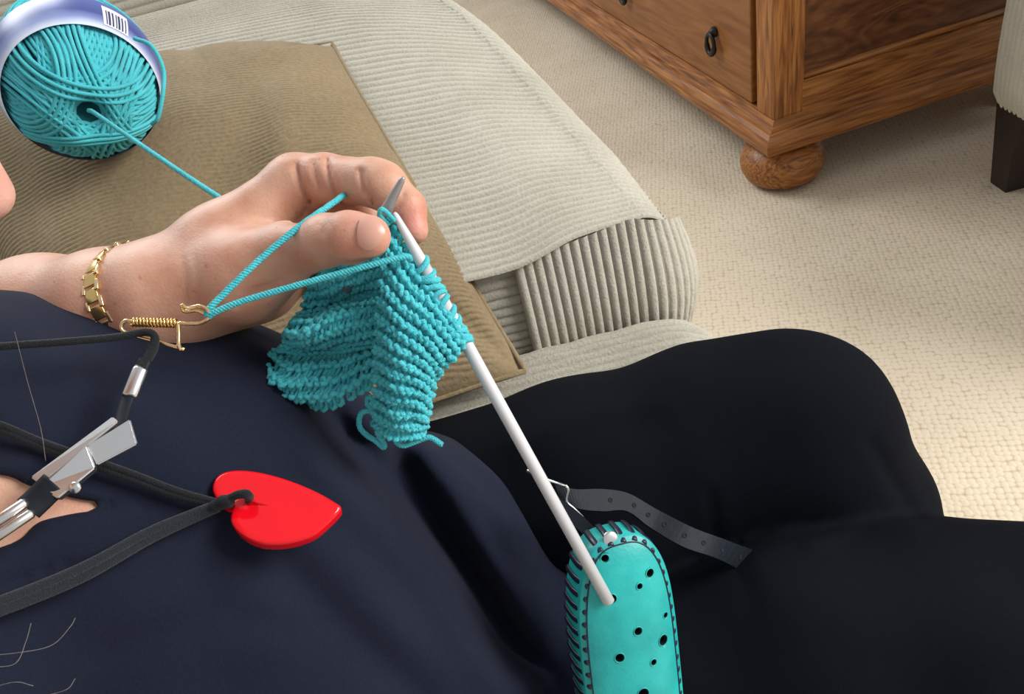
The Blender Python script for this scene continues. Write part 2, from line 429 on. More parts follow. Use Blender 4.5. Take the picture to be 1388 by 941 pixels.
def panel2_fn(Aa, Ss):
    x0 = PPL(698, 369, (0, 0.585, 0), np.array([0, 1.0, 0]))
    x = x0[0] - 0.45 * (1 - Aa); z = x0[2] + 0.002 - Ss * 0.17 + 0.0 * Aa
    y = 0.592 - 0.012 * np.sin(np.pi * np.clip(Ss * 1.1, 0, 1))
    return np.stack([x, y, z], -1)
cord_sheet('arm_panel', panel2_fn, 30, 0.17, 0.0088, sofa, flip=True)
# seat cushion the person sits on
def seat_fn(Aa, Ss):
    y = 0.577 - 0.60 * Ss
    zt = 0.498 - 0.012 * (1 - np.clip(Ss / 0.04, 0, 1)) ** 2 - 0.085 * np.clip((Ss - 0.12) / 0.35, 0, 1) ** 1.2
    xf = 0.125 + 0.01 * np.sin(Ss * 7); R_ = 0.058
    L1 = 0.62; tot = L1 + R_ * 1.75 + 0.2
    s = Aa * tot
    th = np.clip((s - L1) / R_, 0, 1.75); ex = np.clip(s - L1 - R_ * 1.75, 0, None)
    x = np.where(s < L1, xf - L1 + s, xf + R_ * np.sin(th)) - ex * 0.17
    z = zt + np.where(s < L1, 0.0, -R_ * (1 - np.cos(th))) - ex
    return np.stack([x, y, z], -1)
cord_sheet('seat_cushion', seat_fn, 70, 0.60, 0.0104, sofa, n_per=10, amp=0.0062, flip=True)
# back cushion beyond the brown pillow, with darker deep wales
ba_, bb_ = P(-260, 168, 1.22), P(372, -12, 1.22); bdir = nrm(bb_ - ba_); bup = nrm([-0.25, 0.15, 1.0]); bup = nrm(bup - bdir * (bup @ bdir)); bn_ = np.cross(bdir, bup); bn_ = bn_ if bn_[1] < 0 else -bn_
def back_fn(Aa, Ss):
    """cushion: front face, rounded top, back; wales run lengthwise"""
    L = [(0, -.12), (.012, -.05), (.02, .05), (.022, .15), (.015, .25), (-.01, .30), (-.06, .325), (-.11, .30), (-.135, .2), (-.14, -.12)]
    prof = catmull(np.array([(a, b_, 0) for a, b_ in L]), Aa.shape[1])
    o_, u_ = prof[:, 0], prof[:, 1]
    e = np.clip(1 - np.abs(2 * Aa - 1) ** 10, 0, 1) ** 0.5
    base = ba_ + (bb_ - ba_) * Aa[..., None]
    return base + bn_ * ((o_ + .06)[None] * e - .06)[..., None] + bup * (u_[None] * (0.55 + 0.45 * e))[..., None]
cord_sheet('back_cushion', back_fn, 40, 0.86, 0.0115, sofa, amp=0.003)
mb = MB(); mb.box((-0.28, 0.26, 0.20), np.eye(3), (0.36, 0.33, 0.15), 0.03); mb.build('base', M['cord'], sofa)
mb = MB(); mb.box((-0.62, 0.2, 0.45), np.array([[0.95, 0, 0.3], [0, 1, 0], [-0.3, 0, 0.95]]), (0.09, 0.75, 0.36), 0.06); mb.build('backrest', M['cord'], sofa)

# ------------------------------------------------------------------ brown cushion
pc = np.array([P(712, 503, 0.672), P(450, 58, 0.905), P(-120, 120, 0.86), P(150, 755, 0.585)])   # near right, far right, far left, near left
def pillow():
    n1, rib, per = 76, 112, 7
    u = np.linspace(0, 1, n1); v = np.linspace(0, 1, rib * per + 1)
    U, V_ = np.meshgrid(u, v, indexing='ij')
    def bl(U, V_):
        return (pc[0] * ((1 - U) * (1 - V_))[..., None] + pc[1] * ((1 - U) * V_)[..., None] + pc[2] * (U * V_)[..., None] + pc[3] * (U * (1 - V_))[..., None])
    a, c = 2 * U - 1, 2 * V_ - 1
    pull = 0.045
    U2 = U + pull * (1 - c ** 2) * -a * np.abs(a) ** 3 * 0.6; V2 = V_ + pull * (1 - a ** 2) * -c * np.abs(c) ** 3 * 0.6
    base = bl(U2, V2); base[..., 2] += 0.036 * np.sin(np.pi * V_) * (1 - U) ** 2
    nn = nrm(np.cross(pc[1] - pc[0], pc[3] - pc[0])); nn = nn if nn[2] > 0 else -nn
    prof = (np.clip(1 - np.abs(a) ** 3.2, 0, 1) ** 0.62) * (np.clip(1 - np.abs(c) ** 3.2, 0, 1) ** 0.62)
    wr = 0.004 * np.sin(9 * U + 5 * V_) * prof + sum(am * np.exp(-(((U - u0) * math.cos(an) + (V_ - v0) * math.sin(an)) / wd) ** 2) * np.exp(-((-(U - u0) * math.sin(an) + (V_ - v0) * math.cos(an)) / ln) ** 2) for u0, v0, an, wd, ln, am in ((.10, .90, .75, .018, .12, -.010), (.17, .83, .85, .03, .12, .006), (.10, .10, -.8, .02, .12, -.008), (.06, .5, 1.5, .03, .1, -.004), (.3, .07, .1, .03, .12, -.005), (.35, .93, .0, .03, .14, -.005), (.5, .4, .9, .06, .3, -.006), (.25, .55, .5, .05, .25, .005))) + 0.003 * np.sin(17 * V_ - 6 * U) * prof
    top = base + nn * (0.066 * prof + wr)[..., None]
    bot = base - nn * (0.03 * prof)[..., None]
    N = grid_normals(top); 
    if N[38, 380] @ nn < 0: N = -N
    hgt = (np.abs(np.sin(np.pi * V_ * rib + 0.9 * np.sin(24 * U) + 0.8 * np.sin(55 * U + 9 * V_))) ** 0.6 - 0.6) * np.clip(prof * 4 - 0.4, 0.0, 1)
    top = top + N * (hgt * (0.0030 * (1 - V_) ** 1.6 + 0.0003))[..., None]
    o = empty('throw_cushion', pc.mean(0) - [0, 0, 0.04])
    tag(o, 'plump brown fine corduroy cushion lying on the sofa beneath the yarn ball', 'cushion')
    grid_obj('cushion_top', top, M['pillow'], o); grid_obj('cushion_underside', bot, M['pillow'], o)
    edge = np.vstack([base[:, 0], base[-1, 1:], base[::-1, -1][1:], base[0, ::-1][1:-1]])[::4]
    MB().tube(edge, 0.0026, 6, True).build('seam_piping', M['pillow'], o)
    return top
ptop = pillow()

# ------------------------------------------------------------------ chest of drawers
cor = PZ(1040, 221, 0.10); ex = nrm([0.534, 0.072, 0]); ey = np.array([-ex[1], ex[0], 0]); ez = np.array([0, 0, 1.0])
chest = empty('chest_of_drawers', (cor[0], cor[1], 0)); chest.rotation_euler = (0, 0, math.atan2(ex[1], ex[0]))
tag(chest, 'honey oak chest of drawers on round bun feet standing on the carpet', 'chest of drawers')
def cbox(name, lo, hi, mat, bev=0.003, parent=chest):
    lo = np.array(lo, float); hi = np.array(hi, float); mb = MB(); mb.box((lo + hi) / 2, np.eye(3), (hi - lo) / 2, bev)
    o = mesh_obj(name, np.vstack(mb.v), mb.f, mat, parent, False)
    return o
CW, CD, CH = 2.4, 0.84, 1.12
def mould(name, prof, p0, p1, outv, mat):
    """moulding strip: profile (out, up) swept from p0 to p1 with mitred ends"""
    p0, p1, outv = (np.asarray(q, float) for q in (p0, p1, outv)); d = nrm(p1 - p0); V = []
    for q, s in ((p0, -1), (p1, 1)):
        for o_, u_ in prof: V.append(q + outv * o_ + ez * u_ + d * s * o_)
    n = len(prof); Fc = [(i, i + 1, n + i + 1, n + i) for i in range(n - 1)] + [tuple(range(n - 1, -1, -1)), tuple(range(n, 2 * n))]
    return mesh_obj(name, V, Fc, mat, chest, False)
pr = [(-0.03, 0.0)] + [(0.0 + 0.022 * math.sin(a), 0.026 - 0.026 * math.cos(a)) for a in np.linspace(0, math.pi, 9)] + [(-0.008, 0.056), (-0.014, 0.068), (-0.03, 0.075)]
pz = 0.10
ci = 0.03
mould('plinth_moulding', [(o - 0.022, u + pz) for o, u in pr], (0, 0, 0), (0, CW, 0), (-1, 0, 0), M['oak_y'])
mould('plinth_moulding', [(o - 0.022, u + pz) for o, u in pr], (0, 0, 0), (CD, 0, 0), (0, -1, 0), M['oak_x'])
cbox('carcass', (0.05, 0.05, 0.12), (CD, CW, CH), M['oak_z'])
cbox('corner_post', (0.035, 0.035, 0.165), (0.105, 0.105, CH), M['oak_z'], 0.008)
cbox('bottom_rail', (0.036, 0.10, 0.150), (0.06, CW, 0.176), M['oak_y'])
cbox('side_rail', (0.10, 0.036, 0.150), (CD, 0.06, 0.235), M['oak_x'])
mbp = [(0.10, 0.046, 0.24), (CD, 0.046, 0.24)]
MBm = MB().tube(np.array(mbp), 0.008, 8); mesh_obj('side_bead', np.vstack(MBm.v), MBm.f, M['oak_x'], chest)
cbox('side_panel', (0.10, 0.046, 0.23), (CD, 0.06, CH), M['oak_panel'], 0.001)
cbox('top_board', (-0.02, -0.02, CH), (CD, CW, CH + 0.03), M['oak_y'], 0.008)
zb, dh = 0.180, 0.235
def ring_pull(parent, y, z):
    mb = MB()
    mb.lathe((0.03, y, z + 0.012), [(0.0, 0.014), (0.006, 0.013), (0.009, 0.008), (0.012, 0.003), (0.012, 0.0)], (-1, 0, 0), 16)
    o = mesh_obj('backplate', np.vstack(mb.v), mb.f, M['iron'], parent)
    a = np.linspace(0, 2 * np.pi, 24, endpoint=False)
    rg = np.stack([np.full(24, 0.018), y + 0.017 * np.sin(a), z - 0.012 + 0.022 * np.cos(a)], 1)
    mb = MB().tube(rg, np.where(np.cos(a) < -0.2, 0.0062, 0.0045), 8, True)
    mesh_obj('ring_pull', np.vstack(mb.v), mb.f, M['iron'], parent)
for row in range(3):
    for colm in range(2):
        z0 = zb + row * (dh + 0.02); y0 = 0.118 + colm * 1.08
        d_ = cbox('drawer', (0.032, y0, z0), (0.30, y0 + 1.06, z0 + dh), M['oak_drawer'], 0.004)
        for yy in (0.15, 0.65): ring_pull(d_, y0 + yy, z0 + dh * 0.44)
foot = [(0.03, 0.0), (0.058, 0.002), (0.078, 0.014), (0.088, 0.034), (0.090, 0.052), (0.082, 0.075), (0.06, 0.092), (0.04, 0.10)]
for fx, fy in ((0.085, 0.085), (CD - 0.09, 0.085), (0.085, CW - 0.09), (CD - 0.09, CW - 0.09)):
    mb = MB().lathe((fx, fy, 0.0), foot, (0, 0, 1), 36); mesh_obj('bun_foot', np.vstack(mb.v), mb.f, M['oak_x'], chest)

# ------------------------------------------------------------------ armchair beside the chest
ac = PZ(1336, 140, 0.165)
arm = empty('armchair', (ac[0] + 0.3, ac[1] - 0.35, 0))
tag(arm, 'corduroy armchair on dark tapered wooden legs beside the oak chest', 'armchair')
def ac_side(Aa, Ss):
    R_ = 0.03; L = 0.66; tot = L + R_ * 1.57 + 0.5; s = Ss * tot
    th = np.clip((s - L) / R_, 0, 1.57); e2 = np.clip(s - L - R_ * 1.57, 0, None)
    y = np.where(s < L, ac[1] - R_ - L + s, ac[1] - R_ + R_ * np.sin(th)); x = ac[0] + R_ * (1 - np.cos(th)) + e2
    z = 0.165 + 0.455 * Aa
    x = x - 0.008 * np.sin(np.pi * np.clip(Aa * 2, 0, 0.5)) + 0.012 * (Aa < 0.01)
    return np.stack([x, y, z], -1)
cord_sheet('side_cover', ac_side, 16, 1.2, 0.0125, arm, amp=0.0034)
mb = MB(); mb.box((ac[0] + 0.32, ac[1] - 0.37, 0.31), np.eye(3), (0.29, 0.31, 0.10), 0.03); mb.build('seat_base', M['cord'], arm)
mb = MB(); mb.box((ac[0] + 0.10, ac[1] - 0.37, 0.52), np.eye(3), (0.085, 0.31, 0.10), 0.04); mb.build('armrest', M['cord'], arm)
mb = MB(); mb.box((ac[0] + 0.60, ac[1] - 0.37, 0.52), np.eye(3), (0.085, 0.31, 0.10), 0.04); mb.build('armrest', M['cord'], arm)
mb = MB(); mb.box((ac[0] + 0.35, ac[1] - 0.10, 0.66), np.eye(3), (0.30, 0.08, 0.25), 0.05); mb.build('backrest', M['cord'], arm)
for sx in (0.045, 0.56):
    for sy in (-0.05, -0.62):
        V = []
        for z_, h_ in ((0.17, 0.034), (0.0, 0.024)):
            for dx, dy in ((-1, -1), (1, -1), (1, 1), (-1, 1)): V.append((ac[0] + sx + dx * h_, ac[1] + sy + dy * h_, z_))
        adopt(mesh_obj('leg', V, [(0, 1, 5, 4), (1, 2, 6, 5), (2, 3, 7, 6), (3, 0, 4, 7), (4, 5, 6, 7)], M['darkwood'], None, False), arm)

# ------------------------------------------------------------------ the person
def N_(px, py, d, r): return (P(px, py, d), r)
# bare body: head, neck, chest, left forearm and hand
fore = [N_(-230, 520, 0.56, 0.046), N_(-60, 452, 0.50, 0.039), N_(60, 432, 0.462, 0.0345), N_(150, 416, 0.438, 0.0295), N_(210, 404, 0.428, 0.0275)]
palm = chain(fore)
palm += [cone(P(205, 392, .428), P(300, 338, .428), .0215, .0218), cone(P(300, 338, .428), P(402, 250, .428), .0218, .0145),
         cone(P(215, 410, .428), P(345, 372, .435), .0265, .021), cone(P(345, 372, .435), P(402, 283, .444), .021, .015),
         cone(P(345, 380, .437), P(396, 318, .452), .020, .0145), cone(P(225, 425, .432), P(372, 372, .452), .024, .015),
         cone(P(232, 408, .420), P(330, 374, .410), .0225, .0205), cone(P(330, 374, .410), P(385, 348, .401), .0205, .0155)]
thumb = chain([N_(345, 366, .407, .0175), N_(392, 344, .397, .0142), N_(443, 326, .380, .0119), N_(474, 322, .372, .0116), N_(500, 321, .368, .0100)])
index = chain([N_(400, 249, .428, .0150), N_(440, 243, .420, .0128), N_(505, 247, .405, .0116), N_(520, 252, .402, .0113), N_(551, 282, .399, .0092), N_(561, 312, .396, .0072)])
middle = chain([N_(402, 284, .446, .0145), N_(450, 282, .440, .0118), N_(492, 290, .434, .0105), N_(512, 325, .428, .0092), N_(497, 350, .424, .0078)])
ring = chain([N_(396, 322, .452, .0140), N_(485, 335, .450, .0105), N_(500, 365, .442, .0092), N_(478, 385, .436, .0078)])
pinky = chain([N_(380, 362, .455, .0125), N_(455, 378, .456, .0092), N_(468, 400, .450, .0082), N_(448, 412, .444, .0070)])
fingers = [thumb, index, middle, ring, pinky]
def cr_(a, b, r0_, r1_=None): return cone(a, b, r0_, r0_ if r1_ is None else r1_)
def to_px(X):
    q = X - CAM.astype(np.float32); z = np.maximum(q @ fw.astype(np.float32), 1e-3)
    return np.stack([W / 2 + F * (q @ IX.astype(np.float32)) / z, H_ / 2 + F * (q @ IY.astype(np.float32)) / z], 1), z
def px_dist(U, line):
    """distance to a drawn line and on which side of it"""
    best = None
    for i in range(len(line) - 1):
        a = np.array(line[i], np.float32); b_ = np.array(line[i + 1], np.float32); ab = b_ - a
        t = np.clip(((U - a) @ ab) / (ab @ ab), 0, 1); q = U - a - t[:, None] * ab
        e = np.sqrt((q ** 2).sum(1)); sg = np.sign(ab[1] * q[:, 0] - ab[0] * q[:, 1]); e2 = t + i
        if best is None: best, sgn = e, sg
        else:
            mk = e < best; best = np.where(mk, e, best); sgn = np.where(mk, sg, sgn)
    return best, sgn
# skin folds: line, depth in metres, half width in pixels, depth range of the skin they lie in
creases = [([(443, 218), (447, 240), (456, 262), (464, 274)], .0016, 3.2, (.39, .425)), ([(402, 226), (408, 248), (420, 272)], .0017, 3.6, (.39, .43)),
           ([(424, 220), (430, 244), (437, 262)], .0009, 3.0, (.39, .43)), ([(490, 232), (493, 254), (506, 276)], .0016, 3.2, (.38, .412)), ([(547, 262), (538, 280)], .0009, 2.5, (.38, .40)),
           ([(420, 274), (412, 290), (400, 302)], .0012, 4.0, (.37, .43))]
for q in range(4): creases.append(([(430 + q * 6.5, 302), (428 + q * 6.5, 309), (430 + q * 6.5, 318)], .0004, 1.6, (.35, .39)))
for q in range(4): creases.append(([(300 + q * 9, 424 - q * 9), (335 + q * 11, 408 - q * 8), (372 + q * 6, 400 - q * 10)], .0006, 2.6, (.37, .43)))
creases += [([(247, 350), (252, 385), (248, 420)], .00028, 4.0, (.38, .43)), ([(262, 345), (268, 378), (264, 415)], .0002, 4.0, (.38, .43))]
# head, mostly left of the picture; the nose comes into it
NT = P(-22, 262, 0.25); fd = nrm([0.86, 0.0, -0.51]); hu = nrm([0.51, 0.0, 0.86]); sd = np.array([0, 1.0, 0])
HC = NT - fd * 0.118 + hu * 0.035
AXH = np.stack([fd, sd, hu])
head = [ell(HC, (.094, .074, .108), AXH), ell(HC + fd * .035 - hu * .05, (.058, .056, .062), AXH), cone(NT - fd * .045 - hu * .07, NT - fd * .062 - hu * .075, .017, .026)]
nose = [cone(NT - fd * .022 + hu * .045, NT, .0075, .0085), cone(NT - fd * .008 + sd * .009 - hu * .003, NT - fd * .008 - sd * .009 - hu * .003, .0065, .0065)]
lips = [cone(NT - fd * .022 - hu * .030 - sd * .018, NT - fd * .022 - hu * .030 + sd * .018, .005, .005)]
ears = [ell(HC - fd * .005 - hu * .02 + sd * s * .076, (.016, .007, .028), AXH) for s in (-1, 1)]
brow = [cone(HC + fd * .082 + hu * .025 + sd * s * .012, HC + fd * .070 + hu * .022 + sd * s * .045, .008, .007) for s in (-1, 1)]
sock = [ell(HC + fd * .088 + hu * .003 + sd * s * .031, (.014, .015, .010), AXH) for s in (-1, 1)]
V0 = P(70, 690, 0.335)
neckb = V0 + np.array([-0.10, 0.0, -0.035])
neck = [cone(HC - fd * .02 - hu * .05, neckb, .052, .058)]
# torso core shared with the shirt (metres)
tor = [(N_(-40, 690, 0.43, .10)), N_(220, 720, 0.47, .105), N_(420, 800, 0.53, .11), N_(560, 850, 0.575, .115)]
core = chain([(p + fw * .012, r - .030) for p, r in tor])
shoul = P(-240, 560, 0.50)
core += [cone(tor[0][0], shoul, .070, .045), cone(shoul, fore[0][0], .047, .045)]
rsh = np.array([-0.30, 0.07, 0.74]); rel = np.array([-0.34, -0.05, 0.56]); rwr = np.array([-0.17, -0.12, 0.50])
core += [cone(tor[0][0], rsh, .070, .045), cone(rsh, rel, .047, .040), cone(rel, rwr, .040, .027), cone(rwr, rwr + [0.075, -0.01, -0.012], .027, .022)]
rk = rwr + np.array([0.085, -0.01, -0.014])
rhand = [chain([(rk + np.array([0, dy, 0]), .0105), (rk + np.array([l * .5, dy * 1.25, .006]), .0095), (rk + np.array([l * .85, dy * 1.3, -.008]), .0085), (rk + np.array([l, dy * 1.3, -.022]), .0072)]) for dy, l in ((.027, .075), (.009, .085), (-.009, .08), (-.026, .062))] + [chain([(rwr + np.array([.02, .02, 0]), .014), (rwr + np.array([.055, .045, .0]), .011), (rwr + np.array([.085, .052, -.012]), .0085)])]
# shirt
bust = [ell(P(215, 640, .505), (.105, .085, .085), np.stack([nrm(IX + 0.25 * IY), nrm(IY - 0.25 * IX), fw])),
        cone(P(235, 562, .495), P(312, 612, .485), .052, .046)]
belly = [cone(P(660, 955, .545), P(785, 970, .548), .084, .077), cone(P(785, 970, .548), P(800, 1150, .55), .077, .09), ell(P(562, 855, .575), (.114, .128, .11), np.stack([nrm(IX + 0.3 * IY), nrm(IY - 0.3 * IX), fw]))]
shirt_k = .045
sprims = chain(tor) + [cone(P(150, 820, .45), P(480, 960, .50), .105, .11), cone(tor[0][0], shoul, .088, .055), cone(tor[0][0], rsh, .09, .056), cone(rsh, rel * .6 + rsh * .4, .054, .052),
          cone(P(40, 700, .435), P(300, 700, .465), .105, .10)]
sleeve = [cone(shoul, P(-60, 480, .515), .054, .058), cone(P(-60, 480, .515), P(20, 478, .49), .058, .042)]
folds = [([(405, 545), (500, 657), (600, 765), (730, 935)], lambda e: -.008 * np.exp(-((e + 28) / 34) ** 2) + .017 * np.exp(-((e - 20) / 20) ** 2)),
         ([(515, 590), (585, 690), (655, 815), (695, 900)], lambda e: .015 * np.exp(-(e / 24) ** 2) - .005 * np.exp(-((e - 55) / 30) ** 2)),
         ([(330, 640), (470, 770), (640, 940)], lambda e: -.005 * np.exp(-(e / 38) ** 2) + .004 * np.exp(-((e + 62) / 30) ** 2)),
         ([(470, 600), (540, 690), (620, 800)], lambda e: -.004 * np.exp(-(e / 14) ** 2)),
         ([(-20, 800), (90, 768), (170, 762)], lambda e: .003 * np.exp(-(e / 6) ** 2)),
         ([(180, 690), (250, 680), (240, 720)], lambda e: .0015 * np.exp(-(e / 5) ** 2)),
         ([(700, 640), (745, 760), (760, 900)], lambda e: .004 * np.exp(-(e / 18) ** 2)),
         ([(100, 900), (300, 830), (420, 860)], lambda e: .0025 * np.exp(-(e / 30) ** 2))]
def sdf_shirt0(X):
    d = d_group(sprims, X, shirt_k)
    d = smin(d, d_group(bust, X, .03), .035)
    d = smin(d, d_group(belly, X, .03), .03)
    d = smin(d, d_group(sleeve, X, .02), .03)
    near = np.abs(d) < .03
    if near.any():
        Xn = X[near]; U, z = to_px(Xn); add = np.zeros(len(Xn), np.float32)
        for ln, fn in folds:
            e, sg = px_dist(U, ln)
            a, b_ = np.array(ln[0]), np.array(ln[-1]); tt = ((U - a) @ (b_ - a)) / ((b_ - a) @ (b_ - a)); fade = np.clip((tt + .02) * 6, 0, 1) * np.clip((1.15 - tt) * 4, 0, 1)
            add += fn(e * sg) * fade * (z < .62)
        d[near] += add
    wv = np.sin(X[:, 0] * 60 + X[:, 1] * 95) * np.sin(X[:, 1] * 40 - X[:, 2] * 70)
    d = d - .0012 * wv
    return d
VN = [((-160, 705), 120), ((0, 692), 48), ((50, 684), 23), ((100, 686), 10), ((130, 686), 6), ((160, 686), 2.0)]
def v_open(X):
    """signed distance (metres) to the neck opening drawn on the chest"""
    U, z = to_px(X); best = None
    for (a, wa_), (b_, wb_) in zip(VN[:-1], VN[1:]):
        a = np.array(a, np.float32); b_ = np.array(b_, np.float32); ab = b_ - a
        t = np.clip(((U - a) @ ab) / (ab @ ab), 0, 1); q = U - a - t[:, None] * ab
        e = np.sqrt((q ** 2).sum(1)) - (wa_ + (wb_ - wa_) * t); best = e if best is None else np.minimum(best, e)
    return best * z / F
def sdf_shirt(X):
    d = sdf_shirt0(X)
    return smax(d, -np.maximum(v_open(X), -(d + .011)), .0025)
def trace(sdf, px, py, t0=.2):
    ray = fw + (px - W / 2) / F * IX + (py - H_ / 2) / F * IY; L = np.linalg.norm(ray); t = t0
    for _ in range(90):
        e = float(sdf((CAM + t * ray)[None].astype(np.float32))[0]); t += e * .7 / L
        if abs(e) < 1e-5 or t > 1.5: break
    return t
def sdf_body(X):
    d = d_group(palm, X, .012)
    f = None
    for ch in fingers:
        e = d_group(ch, X, .004); f = e if f is None else smin(f, e, .0018)
    d = smin(d, f, .007)
    rh = None
    for ch in rhand:
        e = d_group(ch, X, .003); rh = e if rh is None else smin(rh, e, .0015)
    near = np.abs(d) < .02
    if near.any():
        Xn = X[near]; U, z = to_px(Xn); add = np.zeros(len(Xn), np.float32)
        for ln, dep, wd, (z0, z1) in creases:
            e, _ = px_dist(U, ln); add += 1.6 * dep * np.exp(-(e / wd) ** 2) * ((z > z0) & (z < z1))
        d[near] += add
    c = smin(d_group(core, X, .03), rh, .006)
    nr = c < .09
    if nr.any():
        sk = np.full(len(X), 1.0, np.float32); s0 = sdf_shirt0(X[nr]); sk[nr] = np.maximum(np.maximum(s0 + .005, v_open(X[nr]) - .012), -(s0 + .03)); c = np.minimum(c, sk)
    h = d_group(head, X, .03); h = smin(h, d_group(brow, X, .008), .012)
    for e in sock: h = smax(h, -d_prim(e, X), .010)
    h = smin(h, d_group(nose, X, .006), .008); h = smin(h, d_group(lips, X, .004), .006); h = smin(h, d_group(ears, X, .002), .006)
    c = smin(c, smin(h, d_group(neck, X, .01), .02), .02)
    return smin(d, c, .01)
BV, BF = net(sdf_body, (-0.52, -0.24, 0.36), (0.05, 0.50, 1.10), 0.0018)
col = np.tile(np.array([0.63, 0.365, 0.255]), (len(BV), 1))
def blot(p, r, c, k=1.0):
    w_ = np.exp(-((np.linalg.norm(BV - p, axis=1) / r) ** 2))[:, None] * k
    col[:] = col * (1 - w_) + np.array(c) * w_
for q in ((500, 322, .365), (561, 312, .392)): blot(P(*q), .014, (0.66, 0.30, 0.225), .8)
blot(P(562, 300, .385), .010, (0.70, 0.27, 0.21), .7)
blot(P(445, 255, .412), .020, (0.68, 0.36, 0.26), .6); blot(P(330, 380, .38), .03, (0.60, 0.34, 0.24), .5)
blot(NT, .02, (0.72, 0.38, 0.33), .8)
person = net_obj('person', BV, BF, M['skin'], col)
tag(person, 'person in navy top and black trousers seated on the sofa, knitting with gold bracelet on', 'person')
# thumbnail
ta, tb = P(474, 322, .372), P(500, 321, .368); tx = nrm(tb - ta)
tcam = nrm(CAM - tb); tz = nrm(tcam - tx * (tcam @ tx)); tz = nrm(tz + 0.25 * nrm(-IY - tx * (-IY @ tx)))
ty = np.cross(tz, tx)
G = np.zeros((14, 15, 3))
for i, l in enumerate(np.linspace(.0008, .0112, 14)):
    wid = 52 * (1 - 0.18 * abs(i - 6) / 7) * (math.sqrt(max(0, 1 - max(0, (i - 8) / 5.6) ** 2)) if i > 8 else (0.72 + 0.28 * min(1, i / 3)))
    rr = math.sqrt(max(1e-9, .0103 ** 2 - (l * 0.84) ** 2))
    for j, an in enumerate(np.linspace(-1, 1, 15)):
        a_ = math.radians(an * wid)
        G[i, j] = tb + tx * l + (tz * math.cos(a_) + ty * math.sin(a_)) * (rr + .0005)
grid_obj('fingernail', G, M['nail'], person)

SV, SF = net(sdf_shirt, (-0.50, -0.08, 0.36), (0.10, 0.56, 0.96), 0.003)
shirt = net_obj('navy_top', SV, SF, M['navy']); shirt.parent = person; shirt['label'] = 'navy jersey top with open neck'

# trousers
lthigh = chain([N_(500, 745, .655, .088), N_(800, 668, .605, .083), N_(960, 615, .60, .078), N_(1068, 592, .585, .073)])
lshin = chain([N_(1068, 592, .585, .073), N_(1130, 700, .605, .068), N_(1165, 800, .66, .062)])
lsh2 = [cone(P(1165, 800, .66), np.array([0.30, 0.36, 0.08]), .062, .048)]
rthigh = chain([N_(620, 1060, .58, .105), N_(900, 966, .545, .088), N_(1085, 900, .53, .084), N_(1250, 890, .525, .086), N_(1400, 890, .52, .082)])
rshn = [cone(P(1400, 890, .52), np.array([0.33, 0.16, 0.08]), .078, .05)]
hips = [cone(P(500, 745, .66), P(560, 1040, .60), .085, .105)]
def sdf_tr(X):
    l = d_group(lthigh + lshin + lsh2, X, .02); r = d_group(rthigh + rshn, X, .02)
    d = smin(l, r, .006); d = smin(d, d_group(hips, X, .03), .03)
    
    d = d - .0012 * np.sin(X[:, 0] * 45 + X[:, 1] * 30) * np.sin(X[:, 1] * 50 + X[:, 2] * 40)
    near = np.abs(d) < .03
    if near.any():
        U, z = to_px(X[near])
        for ln, dep, wd in (([(1100, 738), (1165, 712), (1240, 716)], -.0022, 12), ([(962, 670), (966, 700), (970, 735)], .002, 7), ([(700, 600), (790, 560), (900, 545)], -.002, 18), ([(1180, 600), (1215, 660), (1240, 700)], .002, 10)):
            e, _ = px_dist(U, ln); d[near] += dep * np.exp(-(e / wd) ** 2)
    return smax(d, .06 - X[:, 2], .004)
TV, TF = net(sdf_tr, (-0.30, -0.05, 0.05), (0.45, 0.58, 0.66), 0.004)
trs = net_obj('trousers', TV, TF, M['black']); trs.parent = person; trs['label'] = 'plain black stretch trousers'
for fx, fy in ((0.30, 0.36), (0.33, 0.16)):
    V, Fq = net(lambda X: d_group([cone((fx - .03, fy, .045), (fx + .10, fy, .04), .042, .038), cone((fx + .10, fy, .04), (fx + .17, fy, .032), .038, .028)], X, .02), (fx - .12, fy - .08, -.02), (fx + .25, fy + .08, .13), .005)
    o = net_obj('shoe', V, Fq, M['blackleather']); o.parent = person
# hair
M['hair'] = fabric('grey_hair', (0.10, 0.09, 0.085), (0.2, 0.18, 0.17), 400, 0.6)
def sdf_hair(X):
    d = d_prim(ell(HC - fd * .012 + hu * .012, (.100, .086, .112), AXH), X)
    d = smin(d, d_prim(cone(HC - fd * .06 - hu * .02, HC - fd * .075 - hu * .10, .06, .045), X), .03)
    d = smax(d, -d_prim(ell(HC + fd * .085 - hu * .03, (.075, .064, .10), AXH), X), .01)
    return d + .002 * np.sin(X[:, 1] * 300 + 3 * np.sin(X[:, 2] * 60))
V, Fq = net(sdf_hair, HC - .2, HC + .2, .005)
o = net_obj('hair', V, Fq, M['hair']); o.parent = person
wisps = [[(-30, 890, .25), (25, 885, .25), (70, 875, .253), (95, 850, .256), (102, 838, .258)], [(-20, 905, .245), (20, 900, .246), (35, 870, .25), (42, 845, .252)],
         [(20, 450, .33), (38, 520, .325), (55, 580, .322), (62, 625, .32)], [(-20, 935, .24), (20, 925, .24), (45, 930, .24)], [(55, 945, .245), (90, 935, .245), (102, 920, .247)]]
for q in wisps:
    o = MB().tube(catmull([P(*a) for a in q], 24), .00013, 5).build('hair_strand', M['hair']); o.parent = person

